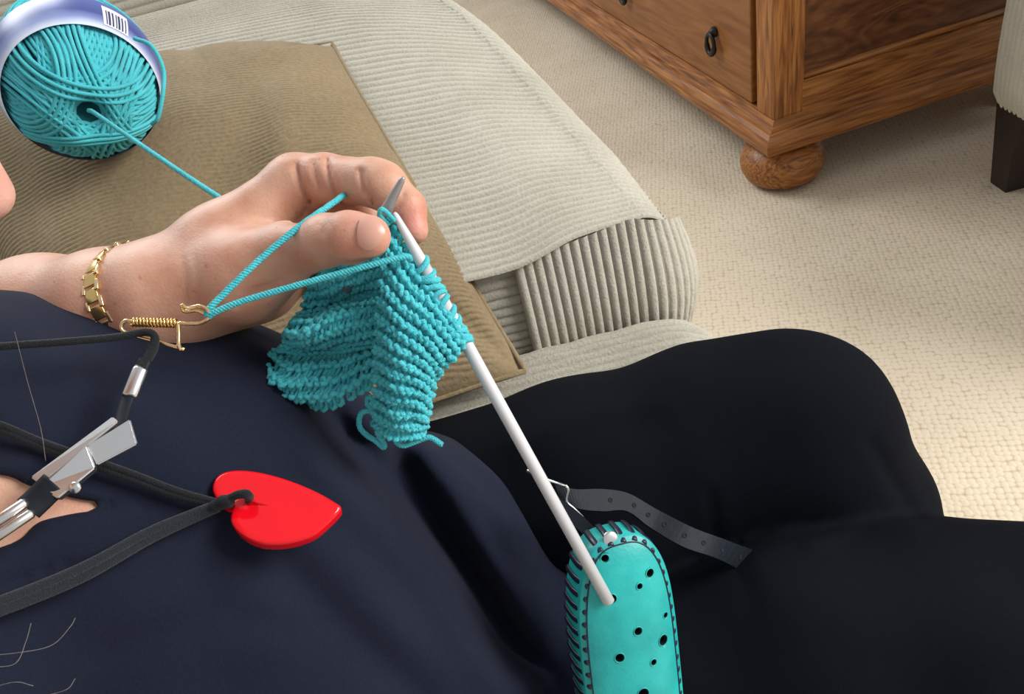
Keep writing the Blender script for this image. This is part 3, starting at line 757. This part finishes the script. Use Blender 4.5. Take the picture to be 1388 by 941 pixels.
# ------------------------------------------------------------------ gold bracelet
wc = P(190, 407, .431); wa = nrm(P(225, 398, .426) - P(150, 416, .438))
bu = nrm(np.cross(wa, fw)); bv = np.cross(wa, bu)
br = empty('bracelet', wc); tag(br, 'gold link bracelet around the wrist of the knitting hand', 'bracelet')
tilt = nrm(wa + 0.16 * IY * -1 - 0.10 * IX)
bu = nrm(np.cross(tilt, fw)); bv = np.cross(tilt, bu)
nl = 22
for i in range(nl):
    a = 2 * np.pi * i / nl; rd = .0298
    rad = math.cos(a) * bu + math.sin(a) * bv; tg = -math.sin(a) * bu + math.cos(a) * bv
    mb = MB(); c = wc + rad * rd
    mb.box(c, np.stack([tilt, tg, rad]), (.0040, .0036, .0011), .0006)
    mb.build('link', M['gold'], br)
    mb = MB(); mb.box(c + tilt * .0048 + tg * .0042, np.stack([tilt, tg, rad]), (.0012, .0030, .0012), .0005); mb.box(c - tilt * .0044 + tg * .0042, np.stack([tilt, tg, rad]), (.0010, .0026, .0010), .0004)
    mb.build('edge_link', M['goldwire'], br)

# ------------------------------------------------------------------ yarn helper: three twisted plies
def plied(p, r, turns_per_m=230, sides=5, mb=None):
    p = np.asarray(p, float); L = np.concatenate([[0], np.cumsum(np.linalg.norm(np.diff(p, axis=0), axis=1))])
    n = max(20, int(L[-1] * turns_per_m * 9)); s = np.linspace(0, L[-1], n)
    q = np.stack([np.interp(s, L, p[:, k]) for k in range(3)], 1); t, u, v = frames(q)
    mb = mb or MB()
    for k in range(3):
        a = s * turns_per_m * 2 * np.pi + k * 2 * np.pi / 3
        mb.tube(q + r * 0.5 * (np.cos(a)[:, None] * u + np.sin(a)[:, None] * v), r * 0.58, sides)
    return mb

# ------------------------------------------------------------------ ball of yarn
BC = P(106, 102, 0.668); ba = nrm(P(130, 186, 0.598) - BC)          # towards the open end
b1 = nrm(np.cross(ba, [0, 0, 1])); b2 = np.cross(ba, b1)
RB, RL = 0.0565, 0.078
ball = empty('yarn_ball', BC - [0, 0, .06])
tag(ball, 'turquoise ball of yarn with a blue paper band on the brown cushion', 'yarn ball')
def ball_pt(dirs, lift):
    x, y, z = dirs.T
    k = (np.abs(x) ** 2.4 + np.abs(y) ** 2.4) ** (1 / 2.4) * 0 + 1
    R = np.stack([x * (RB + lift), y * (RB + lift), z * (RL + lift)], 1)
    rho = np.hypot(x, y); dip = np.where(z > 0, 0.020 * np.exp(-(rho / 0.20) ** 2), 0)
    R[:, 2] -= dip
    return BC + R[:, :1] * b1 + R[:, 1:2] * b2 + R[:, 2:] * ba
th = np.linspace(0.001, np.pi - .001, 40); ph = np.linspace(0, 2 * np.pi, 49)
TH, PH = np.meshgrid(th, ph, indexing='ij')
D = np.stack([np.sin(TH) * np.cos(PH), np.sin(TH) * np.sin(PH), np.cos(TH)], -1).reshape(-1, 3)
G = ball_pt(D, -.0035); G = G.reshape(40, 49, 3)
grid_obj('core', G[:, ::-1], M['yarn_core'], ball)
yr = 0.0016
def winding(az, beta, r_from, r_to, n, lift):
    """a band of parallel strands: circles on the ball round a tilted axis"""
    mb = MB(); b_ = math.radians(beta)
    nv = np.array([math.sin(b_) * math.cos(az), math.sin(b_) * math.sin(az), math.cos(b_)])
    e1 = nrm(np.cross(nv, [0.1, 0.2, 0.97])); e2 = np.cross(nv, e1)
    f = np.linspace(0, 2 * np.pi, 110, endpoint=False)
    n = max(3, int(abs(r_to - r_from) / 2.75))
    for k in range(n):
        r = math.radians(r_from + (r_to - r_from) * k / max(1, n - 1))
        dirs = nv * math.cos(r) + math.sin(r) * (np.cos(f)[:, None] * e1 + np.sin(f)[:, None] * e2)
        mb.tube(ball_pt(dirs, lift + .0003 * math.sin(k * 2.4)), yr, 6, True)
    mb.build('yarn_winding', M['yarn'], ball)
for i in range(9):
    winding(i * 2 * np.pi / 9 + 0.2, 88, 55, 78, 15, .0002 + .0003 * (i % 3))
for i in range(7):
    winding(i * 2 * np.pi / 7 * 3 + 0.9, 62, 34, 50, 13, .0018 + .0005 * (i % 4))
for i, (az, be, r0_, r1_, n) in enumerate([(0.4, 70, 48, 58, 9), (2.3, 66, 44, 54, 9), (4.2, 72, 50, 60, 8), (5.5, 60, 36, 47, 8), (3.2, 80, 62, 69, 6), (1.3, 76, 55, 61, 5)]):
    winding(az, be, r0_, r1_, n, .0036 + .0008 * (i % 3))
# paper band
mt, t, b = new_mat('paper_band', (0.3, 0.35, 0.6), 0.35)
co = coords(t, attr='uvp'); sx = nd(t, 'ShaderNodeSeparateXYZ'); t.links.new(co, sx.inputs[0])
nz = nd(t, 'ShaderNodeTexNoise', Scale=2.0); t.links.new(co, nz.inputs['Vector'])
gr = nd(t, 'ShaderNodeMath', operation='MULTIPLY_ADD'); gr.inputs[1].default_value = 0.12; t.links.new(nz.outputs[0], gr.inputs[0]); t.links.new(sx.outputs[1], gr.inputs[2])
t.links.new(ramp(t, gr.outputs[0], [(0.10, (0.62, 0.68, 0.80)), (0.28, (0.22, 0.27, 0.52)), (0.50, (0.05, 0.075, 0.27)), (1.0, (0.08, 0.11, 0.34))]), b.inputs['Base Color'])
M['band'] = mt
M['print_white'] = new_mat('white_print', (0.72, 0.74, 0.80), 0.5)[0]; M['print_ink'] = new_mat('dark_print', (0.03, 0.035, 0.10), 0.5)[0]
def band_pt(f, z, lift):
    f = np.asarray(f, float); z = np.asarray(z, float)
    rr = np.sqrt(np.clip(1 - z ** 2, 0, 1)); 
    return ball_pt(np.stack([rr * np.cos(f), rr * np.sin(f), z], 1), lift)
f = np.linspace(0, 2 * np.pi, 97); zs = np.linspace(0.46, -0.02, 12)
FF, ZZ = np.meshgrid(f, zs, indexing='ij')
G = band_pt(FF.ravel(), ZZ.ravel() * 1.0, .0070).reshape(97, 12, 3)
uv = np.stack([FF / (2 * np.pi) * 8, (0.46 - ZZ) / 0.48], -1)
grid_obj('paper_band', G, M['band'], ball, uv)
# direction on the band that faces the camera
bf = math.atan2((CAM - BC) @ b2, (CAM - BC) @ b1)
def band_patch(name, f0, f1, z0, z1, mat, lift=.0074):
    F2, Z2 = np.meshgrid(np.linspace(f0, f1, 8), np.linspace(z0, z1, 5), indexing='ij')
    return grid_obj(name, band_pt(F2.ravel(), Z2.ravel(), lift).reshape(8, 5, 3), mat, ball)
def band_at(px, py):
    best = None
    for fa in np.linspace(0, 2 * np.pi, 181):
        for z_ in np.linspace(0.48, 0.02, 24):
            q = band_pt([fa], [z_], .0088)[0]; r_ = q - CAM; dz = r_ @ fw
            if (q - BC) @ (CAM - q) < 0: continue
            e = (W / 2 + F * (r_ @ IX) / dz - px) ** 2 + (H_ / 2 + F * (r_ @ IY) / dz - py) ** 2
            if best is None or e < best[0]: best = (e, fa, z_)
    return best[1], best[2]
fb, zb_ = band_at(160, 40)
band_patch('barcode_patch', fb - .16, fb + .16, .40, .08, M['print_white'])
for k in range(7):
    band_patch('barcode_bar', fb - .13 + k * .040, fb - .13 + k * .040 + .012 + .006 * (k % 3), .38, .16, M['print_ink'], .0077)
# loose loop at the side and the thread lying across the end
MB().tube(catmull([P(182, 52, .615), P(205, 62, .607), P(221, 92, .602), P(221, 125, .60), P(214, 160, .604), P(206, 168, .61)], 40), yr, 6).build('loose_strand', M['yarn'], ball)

# ------------------------------------------------------------------ working yarn
wy = empty('working_yarn', P(285, 416, .37)); tag(wy, 'turquoise working yarn strung from the ball over the finger to the gold hook', 'yarn')
plied(catmull([P(120, 150, .615), P(128, 153, .598), P(170, 182, .565), P(240, 230, .51), P(310, 276, .455), P(350, 300, .462), P(400, 310, .475), P(455, 300, .470), P(478, 283, .425)], 80), .0016).build('yarn_from_ball', M['yarn'], wy)
plied(catmull([P(474, 260, .412), P(463, 267, .3995), P(452, 275, .3930), P(405, 308, .376), P(350, 354, .3705), P(290, 412, .3645), P(281, 423, .3645), P(283, 430, .3625)], 60), .00155).build('yarn_to_hook', M['yarn'], wy)
plied(catmull([P(283, 430, .3625), P(290, 424, .3615), P(330, 408, .362), P(420, 382, .364), P(500, 360, .366), P(548, 348, .371), P(556, 352, .377)], 60), .0015).build('yarn_to_stitches', M['yarn'], wy)

# ------------------------------------------------------------------ needles
pO = P(851, 900, .447)
pL = nrm(P(862, 1060, .470) - P(822, 712, .440))                     # along the pad
pN = nrm(-fw * 0.9 + IX * 0.22 - IY * 0.20); pN = nrm(pN - pL * (pN @ pL)); pWd = np.cross(pL, pN); pWd = pWd if pWd @ IX > 0 else -pWd
HWd, HL = .0285, .078
def outline(n, grow=0.0, a0=0):
    t = np.linspace(0, 2 * np.pi, n, endpoint=False)
    e = 2 / 3.0
    x = np.sign(np.cos(t)) * np.abs(np.cos(t)) ** e; y = np.sign(np.sin(t)) * np.abs(np.sin(t)) ** e
    return np.stack([x * (HWd + grow), y * (HL + grow)], 1)
def pad_pt(a, bb, h): return pO + pWd * np.asarray(a)[..., None] + pL * np.asarray(bb)[..., None] + pN * np.asarray(h)[..., None]
def dome(a, bb):
    q = np.clip(1 - (np.abs(a / HWd) ** 2.2 * 0.75 + np.abs(bb / HL) ** 6 * 0.75), 0, 1)
    return .0150 * q ** 0.62
def pad_hit(px, py):
    """pixel -> (across, along) on the pad front"""
    h = .010
    for _ in range(6):
        p = PPL(px, py, pO + pN * h, pN); a, bb = (p - pO) @ pWd, (p - pO) @ pL; h = float(dome(np.array(a), np.array(bb)))
    return a, bb, h
a, bb, h = pad_hit(824, 815)
nA, nB = P(534, 288, .3785), pad_pt(np.array(a), np.array(bb), np.array(h + .0012))
def needle(name, a, b, r, lab, mats, tipl):
    a, b = np.asarray(a), np.asarray(b); d = nrm(b - a); L = np.linalg.norm(b - a)
    o = empty(name, b); tag(o, lab, 'knitting needle', 'knitting needles')
    s = [0, .0006, .002, tipl * .5, tipl, tipl * 1.15]; rr = [.0006, .0011, .0015, r * .72, r * .97, r]
    MB().tube(np.array([a + d * q for q in s]), rr, 20).build('tip', mats[0], o)
    MB().tube(np.array([a + d * tipl * 1.15, a + d * L * .5, b]), r, 20).build('shaft', mats[1], o)
    return o
needle('knitting_needle', nA, nB, .00315, 'long pale grey needle stuck into the teal pad', (M['needle'], M['needle']), .026)
needle('knitting_needle', P(547, 240, .372), P(468, 392, .405), .0031, 'short grey pointed needle tip gripped between thumb and finger', (M['needle_tip'], M['needle_tip']), .02)

# ------------------------------------------------------------------ knitted piece
def knit_patch(name, ctrl, cols, rows, parent, r=.00095, wave=None, mat=None):
    nu, nv = 70, 70
    S = bisurf([[P(*q) for q in row] for row in ctrl], nu, nv)
    N = grid_normals(S)
    if (N[35, 35] @ (CAM - S[35, 35])) < 0: N = -N
    if wave is not None:
        uu, vv = np.meshgrid(np.linspace(0, 1, nu), np.linspace(0, 1, nv), indexing='ij')
        S = S + N * wave(uu, vv)[..., None]; N = grid_normals(S)
        if (N[35, 35] @ (CAM - S[35, 35])) < 0: N = -N
    def at(Gd, u, v):
        x = np.clip(u, 0, 1) * (nu - 1); y = np.clip(v, 0, 1) * (nv - 1)
        i = np.minimum(x.astype(int), nu - 2); j = np.minimum(y.astype(int), nv - 2); fx = (x - i)[:, None]; fy = (y - j)[:, None]
        return Gd[i, j] * (1 - fx) * (1 - fy) + Gd[i + 1, j] * fx * (1 - fy) + Gd[i, j + 1] * (1 - fx) * fy + Gd[i + 1, j + 1] * fx * fy
    mb = MB(); t = np.arange(0, cols * 10 + 1) / 10.0
    for k in range(rows):
        ph = 2 * np.pi * t; sg = 1 if k % 2 else -1
        x = t + 0.13 * np.sin(2 * ph) + 0.15 * np.sin(k * 5.1 + t * 2.2); y = k + 0.5 + 0.85 * np.cos(ph)
        jit = 0.12 * np.sin(t * 7.3 + k * 3.1)
        u = (y + jit) / rows; v = np.clip(x, 0.12, cols - 0.12) / cols
        z = (1.7 * sg * np.cos(ph) + 0.35 * np.cos(2 * ph) + 0.5 * np.sin(k * 7.7 + t * 5.3)) * r
        mb.tube(at(S, u, v) + at(N, u, v) * z[:, None], r * (0.85 + 0.42 * np.clip(sg * np.cos(ph), 0, 1)), 5)
    mb.build(name, mat or M['yarn'], parent)
    grid_obj('knit_ground', (S - N * (r * 1.1))[2:-2, 1:-1], M['yarn'], parent)
    return S
sw = empty('knitted_swatch', P(540, 600, .40)); tag(sw, 'turquoise garter stitch swatch hanging from the needle below the hand', 'knitting')
flap = [[(523, 292, .3815), (556, 348, .3845), (596, 404, .3875), (632, 460, .3915)],
        [(519, 372, .381), (549, 412, .376), (586, 446, .378), (618, 484, .386)],
        [(513, 450, .385), (541, 472, .374), (572, 494, .379), (590, 512, .392)],
        [(511, 520, .392), (536, 532, .380), (566, 540, .386), (578, 555, .398)],
        [(508, 572, .402), (530, 590, .394), (556, 592, .396), (574, 584, .404)]]
S1 = knit_patch('front_flap', flap, 14, 28, sw, r=.0012)
fold = [[(428, 352, .4), (458, 345, .4), (492, 340, .4), (530, 338, .398)],
        [(404, 430, .415), (440, 420, .405), (480, 402, .402), (526, 392, .398)],
        [(380, 470, .425), (420, 474, .412), (468, 462, .404), (524, 452, .400)],
        [(356, 490, .437), (402, 530, .425), (450, 545, .415), (520, 512, .404)]]
def fw_wave(u, v): return .014 * np.sin(u * 2 * np.pi * 2.5 + 0.6 - v * 1.6) * np.clip(1.35 - v, 0.15, 1) * np.clip(v * 3.5, 0.12, 1)
S2 = knit_patch('back_fold', fold, 17, 32, sw, r=.0012, wave=fw_wave)
dv = nrm(nB - nA)
mb = MB()
for i in range(11):
    q = nA + dv * (0.027 + i * .0044 + .0006 * math.sin(i * 2.3))
    e1 = nrm(np.cross(dv, IX + 0.2 * fw)); e2 = np.cross(dv, e1); a = np.linspace(0, 2 * np.pi, 18, endpoint=False)
    lp = q + .0043 * (np.cos(a)[:, None] * e1 + np.sin(a)[:, None] * e2) + dv * (np.sin(a + 1 + i) * .0022)[:, None] - (IX * .0012 - IY * .0006)
    mb.tube(lp, .0015 + .0002 * math.sin(i * 4.4), 7, True)
mb.build('needle_loops', M['yarn'], sw)
MB().tube(catmull([P(535, 300, .377), P(524, 288, .374), P(517, 284, .372), P(515, 292, .374), P(527, 305, .378)], 24), .0012, 6).build('needle_loops', M['yarn'], sw)
plied(catmull([P(534, 590, .398), P(538, 600, .400), P(548, 604, .402), P(565, 598, .404), P(582, 593, .405), P(599, 603, .407)], 40), .0015, 260).build('yarn_tail', M['yarn'], sw)
plied(catmull([P(512, 548, .402), P(500, 538, .404), P(498, 548, .404), P(506, 556, .403), P(490, 560, .405), P(487, 578, .406), P(497, 590, .406), P(508, 597, .405), P(520, 607, .405), P(520, 600, .404), P(512, 588, .403), P(512, 574, .402)], 80), .0014, 260).build('yarn_tail', M['yarn'], sw)

# ------------------------------------------------------------------ gold knitting pin
pin = empty('knitting_pin', P(205, 455, .364)); tag(pin, 'gold wire knitting pin with a coil and yarn hook on the black cord', 'pin')
pd = .363; wr_ = .0009
MB().tube(catmull([P(243, 438, pd), P(258, 439, pd), P(272, 438, pd), P(281, 433, pd - .001), P(284, 427, pd - .001), P(280, 419, pd), P(270, 415, pd + .001), P(260, 417, pd + .001), P(252, 417, pd), P(247, 413, pd)], 60), wr_, 8).build('hook', M['goldwire'], pin)
MB().tube(catmull([P(284, 429, pd + .001), P(277, 425, pd + .002), P(266, 421, pd + .002), P(256, 422, pd + .002), P(249, 421, pd + .002), P(247, 413, pd)], 40), wr_, 8).build('hook', M['goldwire'], pin)
MB().tube(catmull([P(243, 438, pd), P(210, 437, pd), P(180, 436, pd), P(170, 435, pd), P(165, 441, pd), P(166, 448, pd), P(180, 454, pd + .001), P(215, 464, pd + .001), P(250, 474, pd + .001)], 80), wr_, 8).build('pin_wire', M['goldwire'], pin)
MB().tube(catmull([P(241, 437, pd), P(242, 450, pd), P(242, 466, pd - .0005), P(244, 474, pd + .0005), P(240, 470, pd + .002)], 30), wr_ * 1.1, 8).build('catch', M['goldwire'], pin)
a = np.linspace(0, 13 * 2 * np.pi, 13 * 14); s = a / a[-1]
q = np.array([P(179 + 60 * k, 436.5 + 1.5 * k, pd) for k in s]); t_, u_, v_ = frames(q)
MB().tube(q + .0017 * (np.cos(a)[:, None] * u_ + np.sin(a)[:, None] * v_), .00062, 6).build('coil', M['gold'], pin)

# ------------------------------------------------------------------ black cord with silver clip
lan = empty('lanyard', P(120, 620, .32)); tag(lan, 'black neck cord with silver clip and metal ferrules holding the gold pin', 'lanyard')
MB().tube(catmull([neckb + np.array([-.085, 0, .085]), neckb + np.array([-.05, .06, .075]), neckb + np.array([.0, .09, .05]), P(-60, 478, .33), P(0, 470, .335), P(80, 464, .345), P(150, 458, .355), P(185, 452, .3605), P(203, 451, .361), P(210, 458, .361), P(207, 472, .360), P(200, 486, .357), P(190, 502, .353)], 90), np.interp(np.linspace(0, 1, 90), [0, .72, .84, 1], [.0016, .0017, .0024, .0019]), 10).build('cord', M['blackcord'], lan)
MB().tube(catmull([P(197, 488, .356), P(186, 512, .352), P(175, 536, .348), P(166, 562, .342), P(160, 585, .336)], 30), .0030, 10, flat=.45, up=fw).build('strap', M['blackleather'], lan)
MB().tube(np.array([P(192, 499, .3535), P(190, 502, .353), P(176, 536, .3475), P(175, 538, .347)]), [.0030, .0034, .0034, .0030], 16, flat=.7, up=fw).build('ferrule', M['silver'], lan)
def plate(name, quad, d, th, mat, parent):
    p = [P(x, y, dd) for (x, y), dd in zip(quad, d)]
    n = nrm(np.cross(p[1] - p[0], p[3] - p[0])); n = n if n @ fw > 0 else -n
    V = p + [q + n * th for q in p]
    bm = bmesh.new(); vs_ = [bm.verts.new(v) for v in V]
    for f in ((0, 1, 2, 3), (7, 6, 5, 4), (0, 4, 5, 1), (1, 5, 6, 2), (2, 6, 7, 3), (3, 7, 4, 0)): bm.faces.new([vs_[i] for i in f])
    bmesh.ops.recalc_face_normals(bm, faces=bm.faces); bmesh.ops.bevel(bm, geom=bm.edges[:], offset=.0005, segments=2, affect='EDGES')
    me = bpy.data.meshes.new(name); bm.to_mesh(me); bm.free(); me.materials.append(mat)
    o = bpy.data.objects.new(name, me); C.objects.link(o); return adopt(o, parent)
plate('clip_jaw', [(118, 604), (176, 568), (186, 602), (131, 631)], [.322, .328, .327, .321], .0035, M['silver'], lan)
plate('clip_body', [(54, 660), (117, 603), (129, 634), (78, 676)], [.311, .320, .319, .310], .004, M['silver'], lan)
plate('clip_back', [(41, 646), (152, 564), (160, 571), (54, 656)], [.318, .336, .334, .316], .0016, M['silver'], lan)
mb = MB(); mb.lathe(P(102, 661, .3125), [(0, .0014), (.0018, .0012), (.0024, .0004), (.0024, 0)], -fw, 14); mb.build('clip_rivet', M['silver'], lan)
MB().tube(catmull([P(74, 655, .3135), P(55, 674, .3115), P(38, 690, .309)], 20), .0055, 12, flat=.4, up=fw).build('strap', M['blackleather'], lan)
for q in ((0, 0), (9, 14)):
    MB().tube(catmull([P(-38 + q[0], 730 + q[1], .298), P(-100 + q[0], 770 + q[1], .292), neckb + np.array([.0, -.09, .05]), neckb + np.array([-.05, -.06, .075]), neckb + np.array([-.085, 0, .085])], 40), .0016, 8).build('cord', M['blackcord'], lan)
    MB().tube(np.array([P(34 + q[0], 681 + q[1], .3075), P(33 + q[0], 682 + q[1], .307), P(-40 + q[0], 731 + q[1], .298)]), [.0016, .0021, .0021], 14).build('ferrule', M['silver'], lan)

# ------------------------------------------------------------------ red heart necklace
nk = empty('heart_necklace', P(380, 690, .368)); tag(nk, 'glossy red heart pendant on a dark cord resting on the navy top', 'necklace')
hp0 = P(375, 690, .357); hn = nrm(-fw - 0.75 * IY + 0.10 * IX)
hx = [(322, 672), (306, 682), (292, 672), (287, 655), (296, 640), (318, 634), (352, 637), (392, 648), (430, 664), (455, 678), (462, 684), (458, 692), (444, 706), (422, 723), (388, 733), (352, 733), (326, 721), (312, 703), (315, 687)]
hx = [(x, y + 2) for x, y in hx]
out = catmull([PPL(x, y, hp0, hn) for x, y in hx + hx[:1]], 91)[:-1]
cen = out.mean(0); rings = []
for sc, off in ((0.0, -.0010), (.45, -.0010), (.75, -.0010), (.93, -.0007), (.985, -.0010), (1.0, -.0022), (1.0, -.0068), (.98, -.0080), (.90, -.0086), (0.0, -.0086)):
    rings.append(cen + (out - cen) * max(sc, .001) + hn * off)
G = np.stack(rings); G = np.concatenate([G, G[:, :1]], 1)
grid_obj('heart', G, M['red'], nk)
MB().tube(catmull([P(300, 684, .355), P(312, 676, .352), P(322, 671, .3505), P(333, 670, .351), P(338, 674, .3555), P(337, 677, .359)], 30), np.interp(np.linspace(0, 1, 30), [0, .3, .6, 1], [.0026, .0018, .0022, .0018]), 10).build('bail_loop', M['blackcord'], nk)
V, Fq = net(lambda X: d_group([cone(P(292, 686, .353), P(300, 682, .353), .0030, .0028), cone(P(303, 680, .352), P(309, 680, .352), .0030, .0030)], X, .0012), P(300, 684, .353) - .012, P(300, 684, .353) + .012, .0008)
adopt(net_obj('knot', V, Fq, M['blackcord']), nk)
for dy in (0, 1):
    MB().tube(catmull([P(296, 683 + dy * 5, .3535), P(260, 697 + dy * 7, .352), P(200, 722 + dy * 11, .343), P(110, 770 + dy * 14, .325), P(0, 815 + dy * 14, .306), P(-90, 845 + dy * 14, .295), neckb + np.array([.0, -.085, .04]), neckb + np.array([-.06, -.055, .07]), neckb + np.array([-.09, 0, .08])], 90), .0021, 8).build('cord', M['greycord'], nk)
    MB().tube(catmull([P(296, 685 - dy * 3, .357), P(240, 672 - dy * 6, .353), P(185, 652 - dy * 7, .348), P(140, 636 - dy * 7, .344), P(60, 607 - dy * 6, .338), P(-40, 572 - dy * 6, .334), neckb + np.array([.0, .085, .04]), neckb + np.array([-.06, .055, .07]), neckb + np.array([-.09, 0, .08])], 90), .0017, 8).build('cord', M['blackcord'], nk)

# ------------------------------------------------------------------ knitting belt
belt = empty('knitting_belt', P(845, 880, .46)); tag(belt, 'teal leather knitting pad with punched holes, laced edge and black strap', 'knitting belt')
ol = outline(120); V = []; Fc = []
rs = [1.0, .985] + list(np.linspace(.96, .05, 36))
levels = [(.97, -.0125), (1.0, -.0115), (1.0, -.001)]
for sc, h in levels: V.append(pad_pt(ol[:, 0] * sc, ol[:, 1] * sc, np.full(120, h)))
for sc in rs: V.append(pad_pt(ol[:, 0] * sc, ol[:, 1] * sc, dome(ol[:, 0] * sc, ol[:, 1] * sc)))
V = np.vstack(V); nr_ = len(levels) + len(rs)
for r in range(nr_ - 1):
    for k in range(120): Fc.append((r * 120 + k, r * 120 + (k + 1) % 120, (r + 1) * 120 + (k + 1) % 120, (r + 1) * 120 + k))
Fc.append(tuple(range(119, -1, -1))); Fc.append(tuple((nr_ - 1) * 120 + k for k in range(120)))
pad = mesh_obj('pad', V, Fc, M['teal'])
holes = [(820, 757, .0021), (867, 795, .0017), (881, 777, .0024), (829, 812, .0026), (865, 856, .0023), (899, 868, .0030), (840, 892, .0025), (886, 898, .0018), (872, 941, .0032), (902, 834, .0016), (845, 960, .0024), (905, 955, .0022), (880, 985, .002)]
bmc = MB(); hmb = []
for x, y, r in holes:
    a, bb, h = pad_hit(x, y)
    n_ = nrm(pN + pWd * (a / HWd) * 0.55)
    c = pad_pt(np.array(a), np.array(bb), np.array(h)); hmb.append((c, n_, r))
    e1 = nrm(np.cross(n_, pL)); e2 = np.cross(n_, e1); t = np.linspace(0, 2 * np.pi, 18, endpoint=False)
    ring_ = r * (np.cos(t)[:, None] * e1 + np.sin(t)[:, None] * e2)
    bmc.add(np.vstack([c - n_ * .006 + ring_, c + n_ * .004 + ring_]), [(k, (k + 1) % 18, 18 + (k + 1) % 18, 18 + k) for k in range(18)] + [tuple(range(17, -1, -1)), tuple(range(18, 36))])
cut = bmc.build('cutter', M['darkhole'], None, False)
for ob in (pad, cut):
    bm = bmesh.new(); bm.from_mesh(ob.data); bmesh.ops.recalc_face_normals(bm, faces=bm.faces); bm.to_mesh(ob.data); bm.free()
pad.data.materials.append(M['darkhole'])
for pl_ in cut.data.polygons: pl_.material_index = 1
cut.data.materials.clear(); cut.data.materials.append(M['teal']); cut.data.materials.append(M['darkhole'])
for pl_ in cut.data.polygons: pl_.material_index = 1
md = pad.modifiers.new('holes', 'BOOLEAN'); md.operation = 'DIFFERENCE'; md.object = cut; md.solver = 'EXACT'
bpy.context.view_layer.update()
me = bpy.data.meshes.new_from_object(pad.evaluated_get(bpy.context.evaluated_depsgraph_get()))
pad.modifiers.clear(); pad.data = me; bpy.data.objects.remove(cut)
adopt(pad, belt); pad['label'] = 'teal leather pad'
for c, n_, r in hmb:
    e1 = nrm(np.cross(n_, pL)); e2 = np.cross(n_, e1); t = np.linspace(0, 2 * np.pi, 18, endpoint=False)
    MB().tube(c + n_ * .0000 + (r + .00025) * (np.cos(t)[:, None] * e1 + np.sin(t)[:, None] * e2), .00035, 6, True).build('punched_hole_rim', M['teal'], belt)
# lacing around the rim
n_l = 50; ol2 = outline(3600); seg = np.linalg.norm(np.roll(ol2, -1, 0) - ol2, axis=1); cum = np.concatenate([[0], np.cumsum(seg)])[:-1]
for k in range(n_l):
    i = int(np.searchsorted(cum, cum[-1] * k / n_l)) % 3600; o2 = ol2[i]; tg = nrm(ol2[(i + 5) % 3600] - ol2[i - 5]); nn = np.array([tg[1], -tg[0]])
    sk = tg * .0010
    def at_(gr, h, s_): return pO + pWd * (o2[0] + nn[0] * gr + sk[0] * s_) + pL * (o2[1] + nn[1] * gr + sk[1] * s_) + pN * h
    hh = float(dome(np.array(o2[0] - nn[0] * .0028), np.array(o2[1] - nn[1] * .0028)))
    MB().tube(catmull([at_(-.0030, hh + .0001, -1), at_(-.0012, hh * .6 + .0010, -.6), at_(.0006, .0002, -.2), at_(.0008, -.004, .1), at_(.0008, -.008, .5), at_(.0004, -.0120, 1)], 14), .00175, 8, flat=.45, up=pN * .3 + pWd * nn[0] + pL * nn[1]).build('lacing', M['lace'], belt)
tl = outline(200, -.0034)
MB().tube(pad_pt(tl[:, 0], tl[:, 1], dome(tl[:, 0], tl[:, 1]) + .0001), .00045, 5, True).build('edge_thread', M['lace'], belt)
a, bb, h = pad_hit(828, 731)
mb = MB(); mb.lathe(pad_pt(np.array(a), np.array(bb), np.array(h)), [(0, .0006), (.0026, .0006), (.0040, .0003), (.0043, -.0003)], nrm(pN - pL * .3), 20); mb.build('rivet', M['silver'], belt)
# strap, buckle
def ribbon(name, ctr, wid, th, mat, n=60):
    top = catmull([P(*q[0]) for q in ctr], n); bot = catmull([P(*q[1]) for q in ctr], n)
    mid = (top + bot) / 2; t = np.gradient(mid, axis=0); nn = np.cross(t, bot - top); nn /= np.linalg.norm(nn, axis=1)[:, None]
    if nn[n // 2] @ fw > 0: nn = -nn
    G = np.stack([top, top + nn * th, bot + nn * th, bot, top], 1)
    o = grid_obj(name, G, mat, belt); o.data.polygons.foreach_set('use_smooth', [False] * len(o.data.polygons)); return o, top, bot, nn
st, tp, bt, sn = ribbon('strap', [((752, 655, .470), (757, 676, .470)), ((778, 664, .472), (782, 690, .468)), ((815, 664, .478), (815, 694, .472)), ((850, 670, .484), (848, 694, .478)),
              ((890, 692, .486), (880, 716, .480)), ((940, 717, .482), (925, 742, .476)), ((985, 733, .492), (970, 757, .484)), ((1035, 752, .530), (1010, 776, .520)), ((1080, 780, .58), (1060, 805, .57))], 0, .0016, M['blackleather'])
for k in (17, 24, 28, 32, 36, 40, 44, 48, 52):
    c = (tp[k] + bt[k]) / 2 + sn[k] * .0017
    mb = MB(); mb.lathe(c, [(0, 0), (.0011, .0), (.0013, .0004), (.0015, .0)], sn[k], 12); mb.build('strap_hole', M['darkhole'], belt)
MB().tube(np.array([P(714, 638, .462), P(740, 650, .463), P(766, 659, .463)]), .0010, 8).build('buckle_prong', M['silver'], belt)
MB().tube(catmull([P(766, 658, .4625), P(770, 664, .463), P(768, 680, .464), P(778, 690, .464), P(790, 702, .462)], 24), .0010, 8).build('buckle_frame', M['silver'], belt)
ribbon('keeper_strap', [((752, 670, .468), (745, 690, .464)), ((768, 682, .464), (760, 704, .460)), ((790, 700, .456), (780, 716, .454)), ((806, 716, .450), (796, 728, .450))], 0, .0014, M['blackleather'], 30)
